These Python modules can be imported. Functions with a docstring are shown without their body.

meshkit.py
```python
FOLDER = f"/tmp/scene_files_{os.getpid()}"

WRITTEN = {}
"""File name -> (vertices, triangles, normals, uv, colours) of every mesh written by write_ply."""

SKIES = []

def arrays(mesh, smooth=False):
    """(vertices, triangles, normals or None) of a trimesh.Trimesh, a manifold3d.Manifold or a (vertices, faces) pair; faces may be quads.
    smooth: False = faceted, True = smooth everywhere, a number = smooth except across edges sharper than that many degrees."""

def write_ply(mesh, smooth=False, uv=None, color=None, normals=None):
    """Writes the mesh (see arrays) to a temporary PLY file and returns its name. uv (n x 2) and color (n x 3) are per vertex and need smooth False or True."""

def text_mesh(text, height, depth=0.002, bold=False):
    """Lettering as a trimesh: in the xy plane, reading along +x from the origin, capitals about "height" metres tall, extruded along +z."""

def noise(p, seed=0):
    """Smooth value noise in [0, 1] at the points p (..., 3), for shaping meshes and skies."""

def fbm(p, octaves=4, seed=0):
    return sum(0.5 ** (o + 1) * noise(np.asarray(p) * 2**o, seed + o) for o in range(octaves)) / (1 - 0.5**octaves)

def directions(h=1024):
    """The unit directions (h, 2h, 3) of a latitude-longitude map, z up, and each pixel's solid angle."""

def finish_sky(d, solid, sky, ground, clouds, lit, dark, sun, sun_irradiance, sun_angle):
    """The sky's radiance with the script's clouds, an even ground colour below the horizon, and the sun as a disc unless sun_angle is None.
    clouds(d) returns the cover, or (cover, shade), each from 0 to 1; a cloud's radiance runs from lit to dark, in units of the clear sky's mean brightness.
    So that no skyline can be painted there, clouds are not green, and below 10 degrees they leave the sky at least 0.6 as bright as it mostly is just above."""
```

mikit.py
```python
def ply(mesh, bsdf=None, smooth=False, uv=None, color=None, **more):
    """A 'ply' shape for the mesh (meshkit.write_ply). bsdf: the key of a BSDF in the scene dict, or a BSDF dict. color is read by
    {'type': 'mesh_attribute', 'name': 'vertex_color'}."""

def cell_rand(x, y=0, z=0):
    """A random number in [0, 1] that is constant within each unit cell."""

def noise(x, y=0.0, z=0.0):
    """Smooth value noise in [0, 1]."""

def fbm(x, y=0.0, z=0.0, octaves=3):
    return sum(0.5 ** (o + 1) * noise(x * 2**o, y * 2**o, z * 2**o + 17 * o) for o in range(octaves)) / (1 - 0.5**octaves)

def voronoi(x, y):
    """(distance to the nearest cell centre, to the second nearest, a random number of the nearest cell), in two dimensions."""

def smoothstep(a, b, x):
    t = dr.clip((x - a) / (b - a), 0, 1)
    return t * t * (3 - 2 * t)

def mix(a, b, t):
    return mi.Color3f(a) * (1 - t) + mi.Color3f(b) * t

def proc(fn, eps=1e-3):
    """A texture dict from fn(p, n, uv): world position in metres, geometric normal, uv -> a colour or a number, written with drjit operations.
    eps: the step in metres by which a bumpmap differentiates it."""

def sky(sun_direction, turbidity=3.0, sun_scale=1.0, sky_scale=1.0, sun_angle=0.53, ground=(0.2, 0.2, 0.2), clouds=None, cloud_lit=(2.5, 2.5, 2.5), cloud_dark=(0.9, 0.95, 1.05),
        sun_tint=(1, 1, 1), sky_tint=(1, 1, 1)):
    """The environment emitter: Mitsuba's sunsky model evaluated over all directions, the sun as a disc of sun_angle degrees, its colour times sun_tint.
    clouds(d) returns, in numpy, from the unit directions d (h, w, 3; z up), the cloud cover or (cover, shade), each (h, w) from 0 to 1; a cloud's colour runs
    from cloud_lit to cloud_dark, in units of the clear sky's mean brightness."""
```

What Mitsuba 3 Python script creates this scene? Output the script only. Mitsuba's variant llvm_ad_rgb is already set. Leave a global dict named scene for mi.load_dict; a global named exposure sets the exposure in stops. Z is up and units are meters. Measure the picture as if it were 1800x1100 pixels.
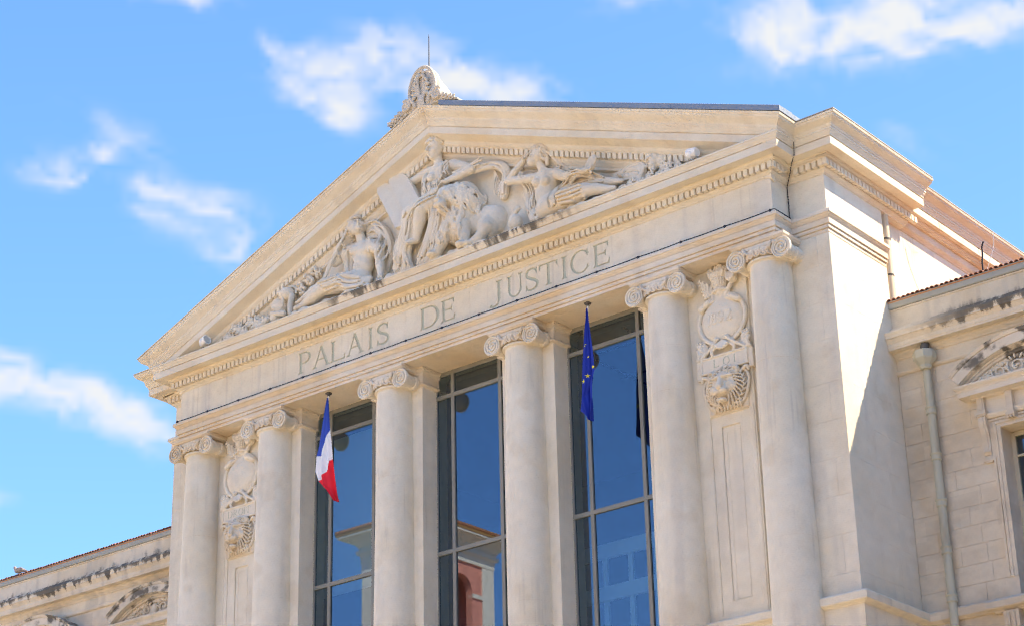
import math, random
import numpy as np, trimesh, shapely
import shapely.affinity as aff
from shapely.geometry import Polygon, LineString, Point, box as sbox
from shapely.ops import unary_union
import drjit as dr, mitsuba as mi, mikit, meshkit
T = mi.ScalarTransform4f
PI = math.pi
rng = random.Random(7)
scene, labels = {'type': 'scene'}, {}

# ------------------------------------------------------------------ camera, sky, exposure
EYE = np.array([27.044, -31.287, 1.643])
FWD = np.array([-0.57356715, 0.71289676, 0.40348349])
UP = np.array([0.27196437, -0.29889487, 0.91471156])
scene['camera'] = {'type': 'perspective', 'fov': 2*math.degrees(math.atan(900/3658.4)), 'fov_axis': 'x',
                   'near_clip': 0.5, 'far_clip': 6000.0,
                   'to_world': T().look_at(origin=EYE.tolist(), target=(EYE+FWD*10).tolist(), up=UP.tolist())}
exposure = 3.65
SUN = (0.787, 0.546, 1.0)

CLOUDS = [  # azimuth, elevation, half width, half height (degrees), tilt, density
    (-30.1, 30.95, 1.5, .85, -8, 1.3), (-27.2, 30.95, 3.0, .80, 8, 1.28), (-23.8, 30.6, 3.0, .62, 8, 1.2),
    (-44.4, 30.4, 1.4, .9, 0, 1.02), (-42.2, 30.75, 1.8, .75, -4, 1.12), (-40.3, 30.05, 2.2, .75, -16, 1.25), (-43.8, 29.6, 1.0, .7, -30, .95), (-38.2, 29.8, 1.4, .7, -10, .9),
    (-45.6, 31.1, .9, .3, -20, .8), (-52.1, 27.6, 1.3, .55, 20, .78), (-48.5, 26.4, 1.7, .9, -10, .78), (-47.5, 25.4, 1.1, .9, -40, .72),
    (-53.9, 21.7, 1.7, .6, -10, 1.2), (-51.7, 21.3, 2.0, .6, -12, 1.22), (-49.7, 20.75, 1.6, .6, -22, 1.15), (-53.7, 18.6, .6, .25, 0, .9),
    (-34.4, 32.2, 1.3, .55, 5, .8), (-49.4, 32.3, 1.5, .4, 0, .9), (-26.4, 27.6, 1.3, .6, -30, .33), (-50.5, 28.2, 1.6, .6, -20, .5)]
r0 = np.random.RandomState(5)
for _ in range(90):
    a_, e_ = r0.uniform(-180, 180), r0.uniform(14, 62)
    if -60 < a_ < -15 and e_ < 37: continue
    CLOUDS.append((a_, e_, r0.uniform(1, 3.5), r0.uniform(.4, .9), r0.uniform(-20, 20), r0.uniform(.5, 1.1)))

def clouds(d):
    az, el = np.degrees(np.arctan2(d[..., 0], d[..., 1])), np.degrees(np.arcsin(np.clip(d[..., 2], -1, 1)))
    ca = np.cos(np.radians(el))
    q = np.stack([az*.8, el*1.0, 0*az], -1)
    warp = meshkit.fbm(q*.55+11, 3)-.5
    w2 = meshkit.fbm(q*.55+47, 3)-.5
    n = meshkit.fbm(np.stack([az*.55+el*.5+warp*3, el*1.5-az*.22+w2*3, 0*az], -1), 6, 3)
    fine = meshkit.fbm(np.stack([az*2.6+warp*6, el*2.6+w2*6, 0*az+3], -1), 3, 9)
    m = np.zeros_like(az)
    for (a0, e0, w, h, t, den) in CLOUDS:
        da = ((az-a0+180) % 360-180)*ca/ math.cos(math.radians(e0))
        x, y = da*.88+warp*1.2, el-e0+w2*.9
        c, s = math.cos(math.radians(t)), math.sin(math.radians(t))
        u, v = (x*c+y*s)/w, (-x*s+y*c)/h
        m = np.maximum(m, den*np.exp(-(u*u+v*v)*.75))
    st = meshkit.fbm(np.stack([(az*.9-el*.5)*1.1+warp*4, (el*.9+az*.25)*3.2+w2*5, 0*az+9], -1), 4, 21)
    body = np.clip((m*.95-.46+(n-.5)*.75+(st-.5)*1.25+(fine-.5)*.70)*1.2, 0, 1)*np.clip(m*2.2-.25, 0, 1)
    veil = np.clip(m*1.0-.12+(st-.5)*1.4+(n-.5)*.6, 0, 1)*.6*np.clip(m*2-.1, 0, 1)
    cover = 1-(1-np.clip(body, 0, 1)**1.5*.86)*(1-veil*np.clip(m*2.5, 0, 1))
    return cover, np.clip(.75-cover, 0, 1)*.35

scene['sky'] = mikit.sky(SUN, turbidity=3.0, sun_scale=.62, sun_tint=(1.0, .965, .86), ground=(.36, .28, .18), clouds=clouds, cloud_lit=(1.25, 1.25, 1.23), cloud_dark=(.9, .97, 1.05), sky_tint=(.455, .60, .735))

# ------------------------------------------------------------------ materials
noise, fbm, sst, mix = mikit.noise, mikit.fbm, mikit.smoothstep, mikit.mix
def mat(key, color, rough=.8, bump=None, bscale=.01, eps=2e-3, **kw):
    b = {'type': 'principled', 'base_color': mikit.proc(color) if callable(color) else {'type': 'rgb', 'value': list(color)},
         'roughness': rough, 'specular': kw.pop('specular', .3), **kw}
    if bump: b = {'type': 'bumpmap', 'arbitrary': mikit.proc(bump, eps), 'scale': bscale, 'nested_bsdf': b}
    scene[key] = {'type': 'twosided', 'bsdf': b}

def stone(c0=(.70, .655, .56), c1=(.65, .575, .44), c2=(.54, .505, .45), ochre=.6, grey=.5, crust=None, rust=None):
    def f(p, n, uv):
        a = fbm(p.x*.7, p.y*.7, p.z*.5, 4)
        b = fbm(p.x*5.1, p.y*5.1, p.z*5.1, 3)
        c = mix(c0, c1, sst(.40, .72, a)*ochre)
        s = fbm(p.x*3.3+9, p.y*3.3, p.z*.35, 3)
        c = mix(c, c2, sst(.52, .80, s)*grey)
        c = mix(c, (.50, .40, .27), sst(.60, .78, fbm(p.x*1.9+31, p.y*1.9, p.z*1.5, 4))*.25)
        w = fbm(p.x*11+3, p.y*11, p.z*.45, 3)
        c = mix(c, (.40, .37, .33), sst(.62, .80, w)*sst(.45, .6, a)*.28)
        g = noise(p.x*55, p.y*55, p.z*55)
        pit = noise(p.x*22+5, p.y*22, p.z*22)
        c = c*(.90+.13*b+.09*(g-.5)) 
        c = mix(c, mi.Color3f(c)*.78, sst(.82, .95, pit)*.28)
        if rust is not None: c = mix(c, mi.Color3f(.52, .36, .19), rust(p))
        if crust is not None: c = mix(c, mi.Color3f(.055, .052, .048), crust(p))
        return c
    return f
def rough_bump(p, n, uv): return fbm(p.x*34, p.y*34, p.z*34, 2)*.7
mat('limestone', stone(), bump=rough_bump, bscale=.0025)
mat('carved_limestone', stone((.70, .65, .555), (.61, .51, .37), (.52, .49, .44), .7, .4), bump=rough_bump, bscale=.0025)
def cornice_crust(p):
    on = dr.minimum(sst(20.76, 20.80, p.z)*sst(-.35, -.45, p.y), 1-sst(20.955, 21.0, p.z))
    zone = dr.maximum(sst(1.0, 1.5, p.x)*(1-sst(3.3, 4.4, p.x)), sst(-3.2, -2.7, p.x)*(1-sst(-1.4, -1.2, p.x)))
    drip = fbm(p.x*9, 3.0, p.z*1.6, 3)
    return on*zone*sst(.34, .62, drip+(p.z-20.87)*1.2+(noise(p.x*45, p.y, p.z*45)-.5)*.1)*.85
def warm_under(p): return sst(.45, .75, fbm(p.x*.9+3, p.y*2, p.z*1.7, 3))*.20
mat('cornice_limestone', stone(crust=cornice_crust, rust=warm_under, grey=.25), bump=rough_bump, bscale=.0025)
mat('moulding_limestone', stone((.68, .62, .53), (.62, .50, .34), (.49, .44, .38), .7, .4, rust=lambda p: sst(.45, .80, fbm(p.x*1.1, p.y*2+7, p.z*2.3, 3))*.25), bump=rough_bump, bscale=.0025)
def wing_stone(p, n, uv):
    a = fbm(p.x*.9, p.y*.9, p.z*.8, 4)
    cell = mikit.cell_rand(dr.floor(p.x*1.35+dr.floor(p.z/.37)*.45), dr.floor(p.z/.37), 2)
    c = mix((.63, .56, .46), (.52, .44, .34), sst(.35, .7, a)*.8)*(.90+.14*cell)
    c = mix(c, (.55, .43, .28), sst(.55, .8, fbm(p.x*2+4, p.y*2, p.z*1.1, 3))*.6)
    return c*(.86+.2*fbm(p.x*7, p.y*7, p.z*7, 3))*(.97+.07*noise(p.x*60, p.y*60, p.z*60))
mat('sima_limestone', stone(rust=warm_under, grey=.35))
mat('wing_limestone', wing_stone, bump=lambda p, n, uv: fbm(p.x*30, p.y*30, p.z*30, 2)*.4+fbm(p.x*7, p.y*7, p.z*7, 2)*1.3, bscale=.008)
def black_crust(p):
    side = dr.select(p.x > 0, sst(9.4, 11.2, p.x), 1.0)
    up = fbm(p.x*1.3, 0.0, p.z*2, 4)
    drip = fbm(p.x*8.0, 5.0, p.z*1.1, 4)
    gr = noise(p.x*40, p.y*40, p.z*40)*.10-.05
    lip = (1-sst(17.53, 17.56, p.z))*sst(.44, .60, drip*.75+up*.35+(p.z-17.42)*1.9+gr)
    slope = sst(17.50, 17.53, p.z)*(1-sst(17.66, 17.70, p.z))*sst(.30, .52, drip*.5+up*.5+gr)
    band = sst(17.66, 17.69, p.z)*(1-sst(17.80, 17.95, p.z))*sst(.46, .72, drip*.55+up*.5-(p.z-17.74)*1.1+gr)
    return side*dr.minimum(lip+slope+band*.8, 1)*(.70+.25*drip)
mat('crusted_limestone', stone((.66, .59, .48), (.57, .47, .33), (.46, .42, .36), .7, .6, crust=black_crust), bump=lambda p, n, uv: fbm(p.x*25, p.y*25, p.z*25, 3), bscale=.008)
def hood_crust(p):
    return sst(16.1, 16.4, p.z)*sst(.50, .68, fbm(p.x*4.2, p.y*3, p.z*4.2, 4)+sst(2.62, 2.5, p.y)*.06)*.85
mat('hood_limestone', stone((.64, .58, .49), (.55, .47, .36), (.44, .43, .40), .7, .6, crust=hood_crust), bump=rough_bump, bscale=.005)
mat('letter_green', lambda p, n, uv: mix((.47, .48, .39), (.37, .40, .32), fbm(p.x*9, 1.0, p.z*9, 3)), .75)
mat('zinc', lambda p, n, uv: mix((.20, .23, .28), (.28, .31, .36), fbm(p.x*1.5, p.y*4, p.z*4, 3)), .45, metallic=.35)
mat('lead', (.40, .40, .40), .6)
mat('ornament_limestone', lambda p, n, uv: mix((.60, .55, .47), (.46, .42, .36), fbm(p.x*2.2, p.y*2.2, p.z*2.2, 3)), .85)
mat('gutter_zinc', lambda p, n, uv: mix((.29, .30, .28), (.38, .38, .35), fbm(p.x*1.4, p.y, p.z*9, 3)), .55)
mat('roof_clay', lambda p, n, uv: mix((.52, .25, .13), (.42, .20, .11), fbm(p.x*2, p.y*2, p.z*2, 3)), .85)
mat('old_clay', lambda p, n, uv: mix((.27, .125, .09), (.16, .085, .065), sst(.3, .7, fbm(p.x*4, p.y*1.5, p.z*2, 3))), .85)
mat('bronze_frame', lambda p, n, uv: mix((.20, .205, .19), (.25, .25, .23), fbm(p.x*3, p.y*3, p.z*2, 3)), .5)
mat('wing_joinery', (.50, .45, .34), .6)
scene['glazing'] = {'type': 'thindielectric', 'int_ior': 2.6, 'specular_reflectance': {'type': 'rgb', 'value': [.37, .47, .62]}, 'specular_transmittance': {'type': 'rgb', 'value': [.36, .50, .54]}}
mat('dark_metal', (.03, .033, .045), .5)
mat('iron', (.10, .095, .09), .6)
mat('white_enamel', (.80, .81, .82), .35)
mat('lamp_glass', (.45, .48, .50), .15)
mat('sage_paint', lambda p, n, uv: mix((.44, .43, .35), (.36, .32, .24), sst(.5, .8, fbm(p.x*6, p.y*6, p.z*1.2, 3))), .6)
mat('cream_paint', (.55, .47, .36), .6)
mat('room_white', (.84, .86, .88), .9)
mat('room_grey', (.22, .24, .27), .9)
mat('blind_cloth', (.66, .68, .68), .9)
mat('pavement', lambda p, n, uv: mix((.52, .425, .28), (.46, .375, .25), fbm(p.x*.3, p.y*.3, 0, 4)), .9)
mat('tower_pink', lambda p, n, uv: mix((.72, .30, .23), (.64, .26, .20), fbm(p.x*.8, p.y*.8, p.z*.4, 4)), .9)
mat('tower_white', (.72, .68, .60), .9)
mat('tower_dark', (.05, .04, .04), .9)

# ------------------------------------------------------------------ mesh helpers
def add(key, mesh, m, smooth=False, to_world=None, **kw):
    """One entry of the scene; a taken key gets a three-digit number."""
    k, i = key, 0
    while k in scene: i += 1; k = f'{key}_{i:03d}'
    d = mikit.ply(mesh, m, smooth, **kw) if not isinstance(mesh, dict) else dict(mesh)
    if to_world is not None: d['to_world'] = to_world
    scene[k] = d
    return k
def tag(key, label, cat=None, group=None, kind=None):
    labels[key] = {'label': label}
    if cat: labels[key]['category'] = cat
    if group: labels[key]['group'] = group
    if kind: labels[key]['kind'] = kind
def struct(key): labels[key] = {'kind': 'structure'}
def cat(*ms):
    out = []
    for m in ms: out += cat_list(m)
    return trimesh.util.concatenate(out)
def cat_list(m): return sum([cat_list(q) for q in m], []) if isinstance(m, (list, tuple)) else [m]
def bx(x0, x1, y0, y1, z0, z1):
    return trimesh.creation.box(extents=(x1-x0, y1-y0, z1-z0), transform=trimesh.transformations.translation_matrix(((x0+x1)/2, (y0+y1)/2, (z0+z1)/2)))
def block(x0, x1, y0, y1, z0, z1, c=.006, faces='y'):
    """A squared stone whose visible front (towards -y) and edges are chamfered."""
    v = np.array([[x0, y1, z0], [x1, y1, z0], [x1, y1, z1], [x0, y1, z1], [x0, y0+c, z0], [x1, y0+c, z0], [x1, y0+c, z1], [x0, y0+c, z1],
                  [x0+c, y0, z0+c], [x1-c, y0, z0+c], [x1-c, y0, z1-c], [x0+c, y0, z1-c]])
    q = [(0, 3, 2, 1), (0, 1, 5, 4), (1, 2, 6, 5), (2, 3, 7, 6), (3, 0, 4, 7), (4, 5, 9, 8), (5, 6, 10, 9), (6, 7, 11, 10), (7, 4, 8, 11), (8, 9, 10, 11)]
    f = [t for a in q for t in ((a[0], a[1], a[2]), (a[0], a[2], a[3]))]
    return trimesh.Trimesh(v, f, process=False)
def tube(pts, r, n=8, closed=False):
    p = np.asarray(pts, float); t = np.gradient(p, axis=0)
    if closed: t = np.roll(p, -1, 0)-np.roll(p, 1, 0)
    t /= np.linalg.norm(t, axis=1, keepdims=True)+1e-12
    r = np.broadcast_to(r, (len(p),))
    a = np.cross(t[0], [0, 0, 1.]) if abs(t[0][2]) < .9 else np.cross(t[0], [1., 0, 0])
    V = []
    for i in range(len(p)):
        a = a-t[i]*np.dot(a, t[i]); a /= np.linalg.norm(a)+1e-12
        b = np.cross(t[i], a)
        ang = np.arange(n)*2*PI/n
        V.append(p[i]+r[i]*(np.cos(ang)[:, None]*a+np.sin(ang)[:, None]*b))
    V = np.vstack(V); F = []
    m = len(p) if closed else len(p)-1
    for i in range(m):
        i2 = (i+1) % len(p)
        for j in range(n):
            j2 = (j+1) % n
            F += [(i*n+j, i*n+j2, i2*n+j2), (i*n+j, i2*n+j2, i2*n+j)]
    if not closed:
        k = len(V); V = np.vstack([V, p[0], p[-1]])
        for j in range(n):
            F += [(k, (j+1) % n, j), (k+1, (len(p)-1)*n+j, (len(p)-1)*n+(j+1) % n)]
    return trimesh.Trimesh(V, F, process=False)
def tri2d(poly):
    return trimesh.creation.triangulate_polygon(poly, engine='earcut')
def sweep(path, prof, closed=False, caps=True, end=None):
    """Carries the closed profile [(overhang, z)] round a plan path whose outside lies on its left, mitred at the corners."""
    P = np.asarray(path, float); n = len(P)
    seg = np.roll(P, -1, 0)-P
    if not closed: seg = seg[:-1]
    seg /= np.linalg.norm(seg, axis=1, keepdims=True)
    nor = np.stack([-seg[:, 1], seg[:, 0]], 1)
    M = []
    for i in range(n):
        a = nor[i-1] if (i > 0 or closed) else nor[0]
        b = nor[i] if (i < len(nor)) else nor[-1]
        M.append((a+b)/(1+a@b))
    if end is not None: M[-1] = np.array(end, float)
    pr = np.asarray(prof, float); k = len(pr)
    V = np.vstack([np.column_stack([P[i][0]+pr[:, 0]*M[i][0], P[i][1]+pr[:, 0]*M[i][1], pr[:, 1]]) for i in range(n)])
    F = []
    for i in range(n if closed else n-1):
        i2 = (i+1) % n
        for j in range(k):
            j2 = (j+1) % k
            F += [(i*k+j, i*k+j2, i2*k+j2), (i*k+j, i2*k+j2, i2*k+j)]
    if caps and not closed:
        v2, f2 = tri2d(Polygon(pr))
        idx = [int(np.argmin(np.hypot(*(pr-q).T))) for q in v2]
        for base in (0, (n-1)*k):
            F += [tuple(base+idx[a] for a in t) for t in f2]
    m = trimesh.Trimesh(V, F, process=False)
    return m
def arc(o0, z0, o1, z1, kind, n=6):
    """Points of a moulding between two profile points: 'ovolo', 'cavetto' or 'cyma'."""
    t = np.linspace(0, 1, n+1)
    if kind == 'ovolo': a, b = np.sin(t*PI/2), 1-np.cos(t*PI/2)
    elif kind == 'cavetto': a, b = 1-np.cos(t*PI/2), np.sin(t*PI/2)
    else: a, b = t, t
    o, z = o0+(o1-o0)*a, z0+(z1-z0)*b
    if kind == 'cyma': o = o0+(o1-o0)*(t-np.sin(2*PI*t)/(2*PI)*.9); z = z0+(z1-z0)*t
    return list(zip(o, z))
def lathe(pts, n=48, loc=(0, 0, 0)):
    m = trimesh.creation.revolve(np.asarray(pts, float), sections=n)
    m.apply_translation(loc); return m
def extrude_y(poly, y0, y1):
    """A polygon in (x, z) given depth from y0 to y1."""
    ms = []
    for g in getattr(poly, 'geoms', [poly]):
        if g.area < 1e-7: continue
        m = trimesh.creation.extrude_polygon(g, y1-y0, engine='earcut')
        v = m.vertices; m.vertices = np.column_stack([v[:, 0], y0+v[:, 2], v[:, 1]])
        m.invert(); ms.append(m)
    return trimesh.util.concatenate(ms)
def mirror_x(m):
    q = m.copy(); q.vertices = q.vertices*[-1, 1, 1]; q.invert(); return q
def moved(m, dx=0, dy=0, dz=0):
    q = m.copy(); q.apply_translation((dx, dy, dz)); return q

# serif capitals of height 1 (polygons in x, z)
def stroke(x0, y0, x1, y1, w0, w1=None):
    w1 = w1 or w0; d = np.array([x1-x0, y1-y0]); d = d/np.linalg.norm(d); n = np.array([-d[1], d[0]])
    a, b = np.array([x0, y0]), np.array([x1, y1])
    return Polygon([a+n*w0/2, a-n*w0/2, b-n*w1/2, b+n*w1/2])
def serif(x, y, w=.2, up=1):
    return Polygon([(x-w/2, y), (x+w/2, y), (x+w/2, y+.022*up), (x+.05, y+.07*up), (x-.05, y+.07*up), (x-w/2, y+.022*up)]).buffer(0)
def ring(cx, cy, rx, ry, tx, ty):
    a = aff.scale(Point(cx, cy).buffer(1, 48), rx, ry); b = aff.scale(Point(cx, cy).buffer(1, 48), rx-tx, ry-ty)
    return a.difference(b)
TH, TN = .115, .055
def curve(pts, w0, w1):
    n = len(pts)
    return unary_union([stroke(*pts[i], *pts[i+1], w0+(w1-w0)*math.sin(PI*i/(n-1)), w0+(w1-w0)*math.sin(PI*(i+1)/(n-1))) for i in range(n-1)]+[Point(p).buffer((w0+(w1-w0)*math.sin(PI*i/(n-1)))/2) for i, p in enumerate(pts)])
def spline(pts, n=8):
    p = np.array([pts[0]]+list(pts)+[pts[-1]], float); out = []
    for i in range(1, len(p)-2):
        for t in np.linspace(0, 1, n, endpoint=False):
            out.append(.5*((2*p[i])+(-p[i-1]+p[i+1])*t+(2*p[i-1]-5*p[i]+4*p[i+1]-p[i+2])*t*t+(-p[i-1]+3*p[i]-3*p[i+1]+p[i+2])*t**3))
    out.append(p[-2]); return [tuple(q) for q in out]
def glyph(c):
    U = unary_union
    if c == 'I': return U([stroke(.12, 0, .12, 1, TH), serif(.12, 0, .24), serif(.12, 1, .24, -1)]), .24
    if c == 'L': return U([stroke(.14, 0, .14, 1, TH), serif(.14, 1, .26, -1), serif(.14, 0, .26), stroke(.08, .025, .78, .025, .05), Polygon([(.66, 0), (.80, 0), (.80, .26), (.775, .26), (.73, .06)])]), .82
    if c == 'E': return U([stroke(.14, 0, .14, 1, TH), serif(.14, 1, .26, -1), serif(.14, 0, .26), stroke(.08, .025, .70, .025, .05), stroke(.08, .975, .68, .975, .05), stroke(.14, .52, .55, .52, .05), Polygon([(.60, 0), (.74, 0), (.74, .25), (.715, .25), (.66, .06)]), Polygon([(.60, 1), (.70, 1), (.70, .78), (.675, .78), (.63, .94)]), Polygon([(.5, .52), (.56, .65), (.58, .65), (.58, .39), (.56, .39)])]), .76
    if c == 'T': return U([stroke(.42, 0, .42, 1, TH), serif(.42, 0, .28), stroke(.02, .975, .82, .975, .05), Polygon([(0, 1), (.14, 1), (.08, .94), (.03, .76), (0, .76)]), Polygon([(.84, 1), (.70, 1), (.76, .94), (.81, .76), (.84, .76)])]), .84
    if c == 'A': return U([stroke(.12, 0, .46, 1, TN), stroke(.44, 1, .82, 0, TH), stroke(.25, .36, .68, .36, .05), serif(.11, 0, .22), serif(.82, 0, .26)]), .95
    if c == 'P': return U([stroke(.14, 0, .14, 1, TH), serif(.14, 0, .28), serif(.14, 1, .22, -1), ring(.34, .72, .33, .28, TH, .05).intersection(sbox(.30, .4, .8, 1.1)), stroke(.12, .975, .34, .975, .05), stroke(.12, .465, .34, .465, .05)]), .70
    if c == 'R': return U([glyph('P')[0], stroke(.36, .46, .78, .02, TH*.9), serif(.80, 0, .2)]), .88
    if c == 'D': return U([stroke(.14, 0, .14, 1, TH), serif(.14, 0, .22), serif(.14, 1, .22, -1), ring(.42, .5, .50, .5, TH*1.1, .05).intersection(sbox(.40, -.1, 1, 1.1)), stroke(.1, .975, .42, .975, .05), stroke(.1, .025, .42, .025, .05)]), .94
    if c == 'O': return ring(.48, .5, .47, .52, TH*1.05, .05), .96
    if c == 'C': return U([ring(.5, .5, .49, .52, TH*1.05, .05).difference(sbox(.62, .22, 1.2, .78)), Polygon([(.80, .98), (.84, .98), (.84, .68), (.81, .68), (.76, .84)]), Polygon([(.80, .30), (.86, .30), (.80, .12)])]), .90
    if c == 'U': return U([stroke(.14, .34, .14, 1, TH), serif(.14, 1, .26, -1), stroke(.74, .3, .74, 1, TN), serif(.74, 1, .22, -1), ring(.44, .36, .358, .38, .09, .06).intersection(sbox(0, -.2, 1, .36))]), .86
    if c == 'J': return U([stroke(.42, .1, .42, 1, TH), serif(.42, 1, .26, -1), curve(spline([(.42, .14), (.36, -.06), (.2, -.14), (.06, -.1)]), .05, .085), Point(.05, -.08).buffer(.06)]), .58
    if c == 'S': return U([curve(spline([(.56, .80), (.46, .95), (.30, .975), (.12, .88), (.10, .70), (.26, .56), (.46, .45), (.60, .28), (.52, .09), (.32, .025), (.14, .08), (.06, .24)]), .045, .12), Polygon([(.55, .98), (.585, .98), (.585, .72), (.555, .72), (.52, .85)]), Polygon([(.05, .28), (.08, .28), (.12, .14), (.08, .02), (.05, .02)])]), .66
    if c == '1': return U([stroke(.2, 0, .2, 1, TH), serif(.2, 0, .28), stroke(.2, .97, .05, .84, .05)]), .36
    if c == '8': return U([ring(.32, .74, .24, .26, .08, .05), ring(.32, .26, .30, .27, .09, .05)]), .64
    if c == '9': return U([ring(.32, .68, .28, .32, .09, .05), curve(spline([(.57, .66), (.52, .3), (.36, .08), (.14, .02)]), .05, .09)]), .64
    if c == '2': return U([curve(spline([(.08, .74), (.14, .92), (.32, .98), (.52, .88), (.54, .68), (.36, .38), (.06, .03)]), .06, .11), stroke(.05, .03, .6, .03, .06), Polygon([(.52, 0), (.62, 0), (.64, .2), (.60, .2)])]), .66
def fit_glyph(c, x0, x1, z0, h):
    g, w = glyph(c); b = g.bounds
    return aff.affine_transform(g, [(x1-x0)/(b[2]-b[0]), 0, 0, h, x0-b[0]*(x1-x0)/(b[2]-b[0]), z0])
def tricolour(p, n, uv):
    c = mix((.035, .075, .40), (.72, .72, .76), sst(.330, .3366, uv.x)); return mix(c, (.72, .02, .035), sst(.6633, .67, uv.x))
mat('flag_tricolour', tricolour, .7, sheen=.3)
def star(px, py, cx, cy, r):
    x, y = px-cx, py-cy; a = dr.atan2(x, y); k = 2*PI/5
    a = a-k*dr.floor(a/k+.5); rad = dr.sqrt(x*x+y*y); q = rad*dr.cos(a); w = rad*dr.abs(dr.sin(a))
    return dr.select(q*.309+w*.951 < r*.309, 1.0, 0.0)
EUM = []
def euro(p, n, uv):
    v = mi.Float(0)
    for cx, cz, r in ((3.688, 18.117, .058), (3.758, 17.85, .028), (3.608, 17.362, .058), (3.745, 17.433, .05), (3.903, 17.579, .05)): v = dr.maximum(v, star(p.x, p.z, cx, cz, r))
    return mix(mi.Color3f(.012, .03, .30), (.80, .66, .03), v)
mat('flag_euro', euro, .7, sheen=.3)
# ------------------------------------------------------------------ ground
add('pavement', bx(-1500, 1500, -1500, 1500, -.5, 0), 'pavement'); struct('pavement')

# ------------------------------------------------------------------ the courthouse: sizes in metres, x along the front, y into the building
F, PF, PS = 8.407, 9.244, .597      # half width of the portico frieze, of the corner piers; set-back of the piers
MR = .391                            # slope of the pediment
YB = 14.0
B = 'courthouse__'
labels['courthouse'] = {'label': 'cream limestone courthouse front with six round columns under a carved triangular pediment', 'category': 'building'}
PORT = [(PF, 3.75), (PF, PS), (F, PS), (F, 0), (-F, 0), (-F, PS), (-PF, PS), (-PF, 3.75)]

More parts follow.
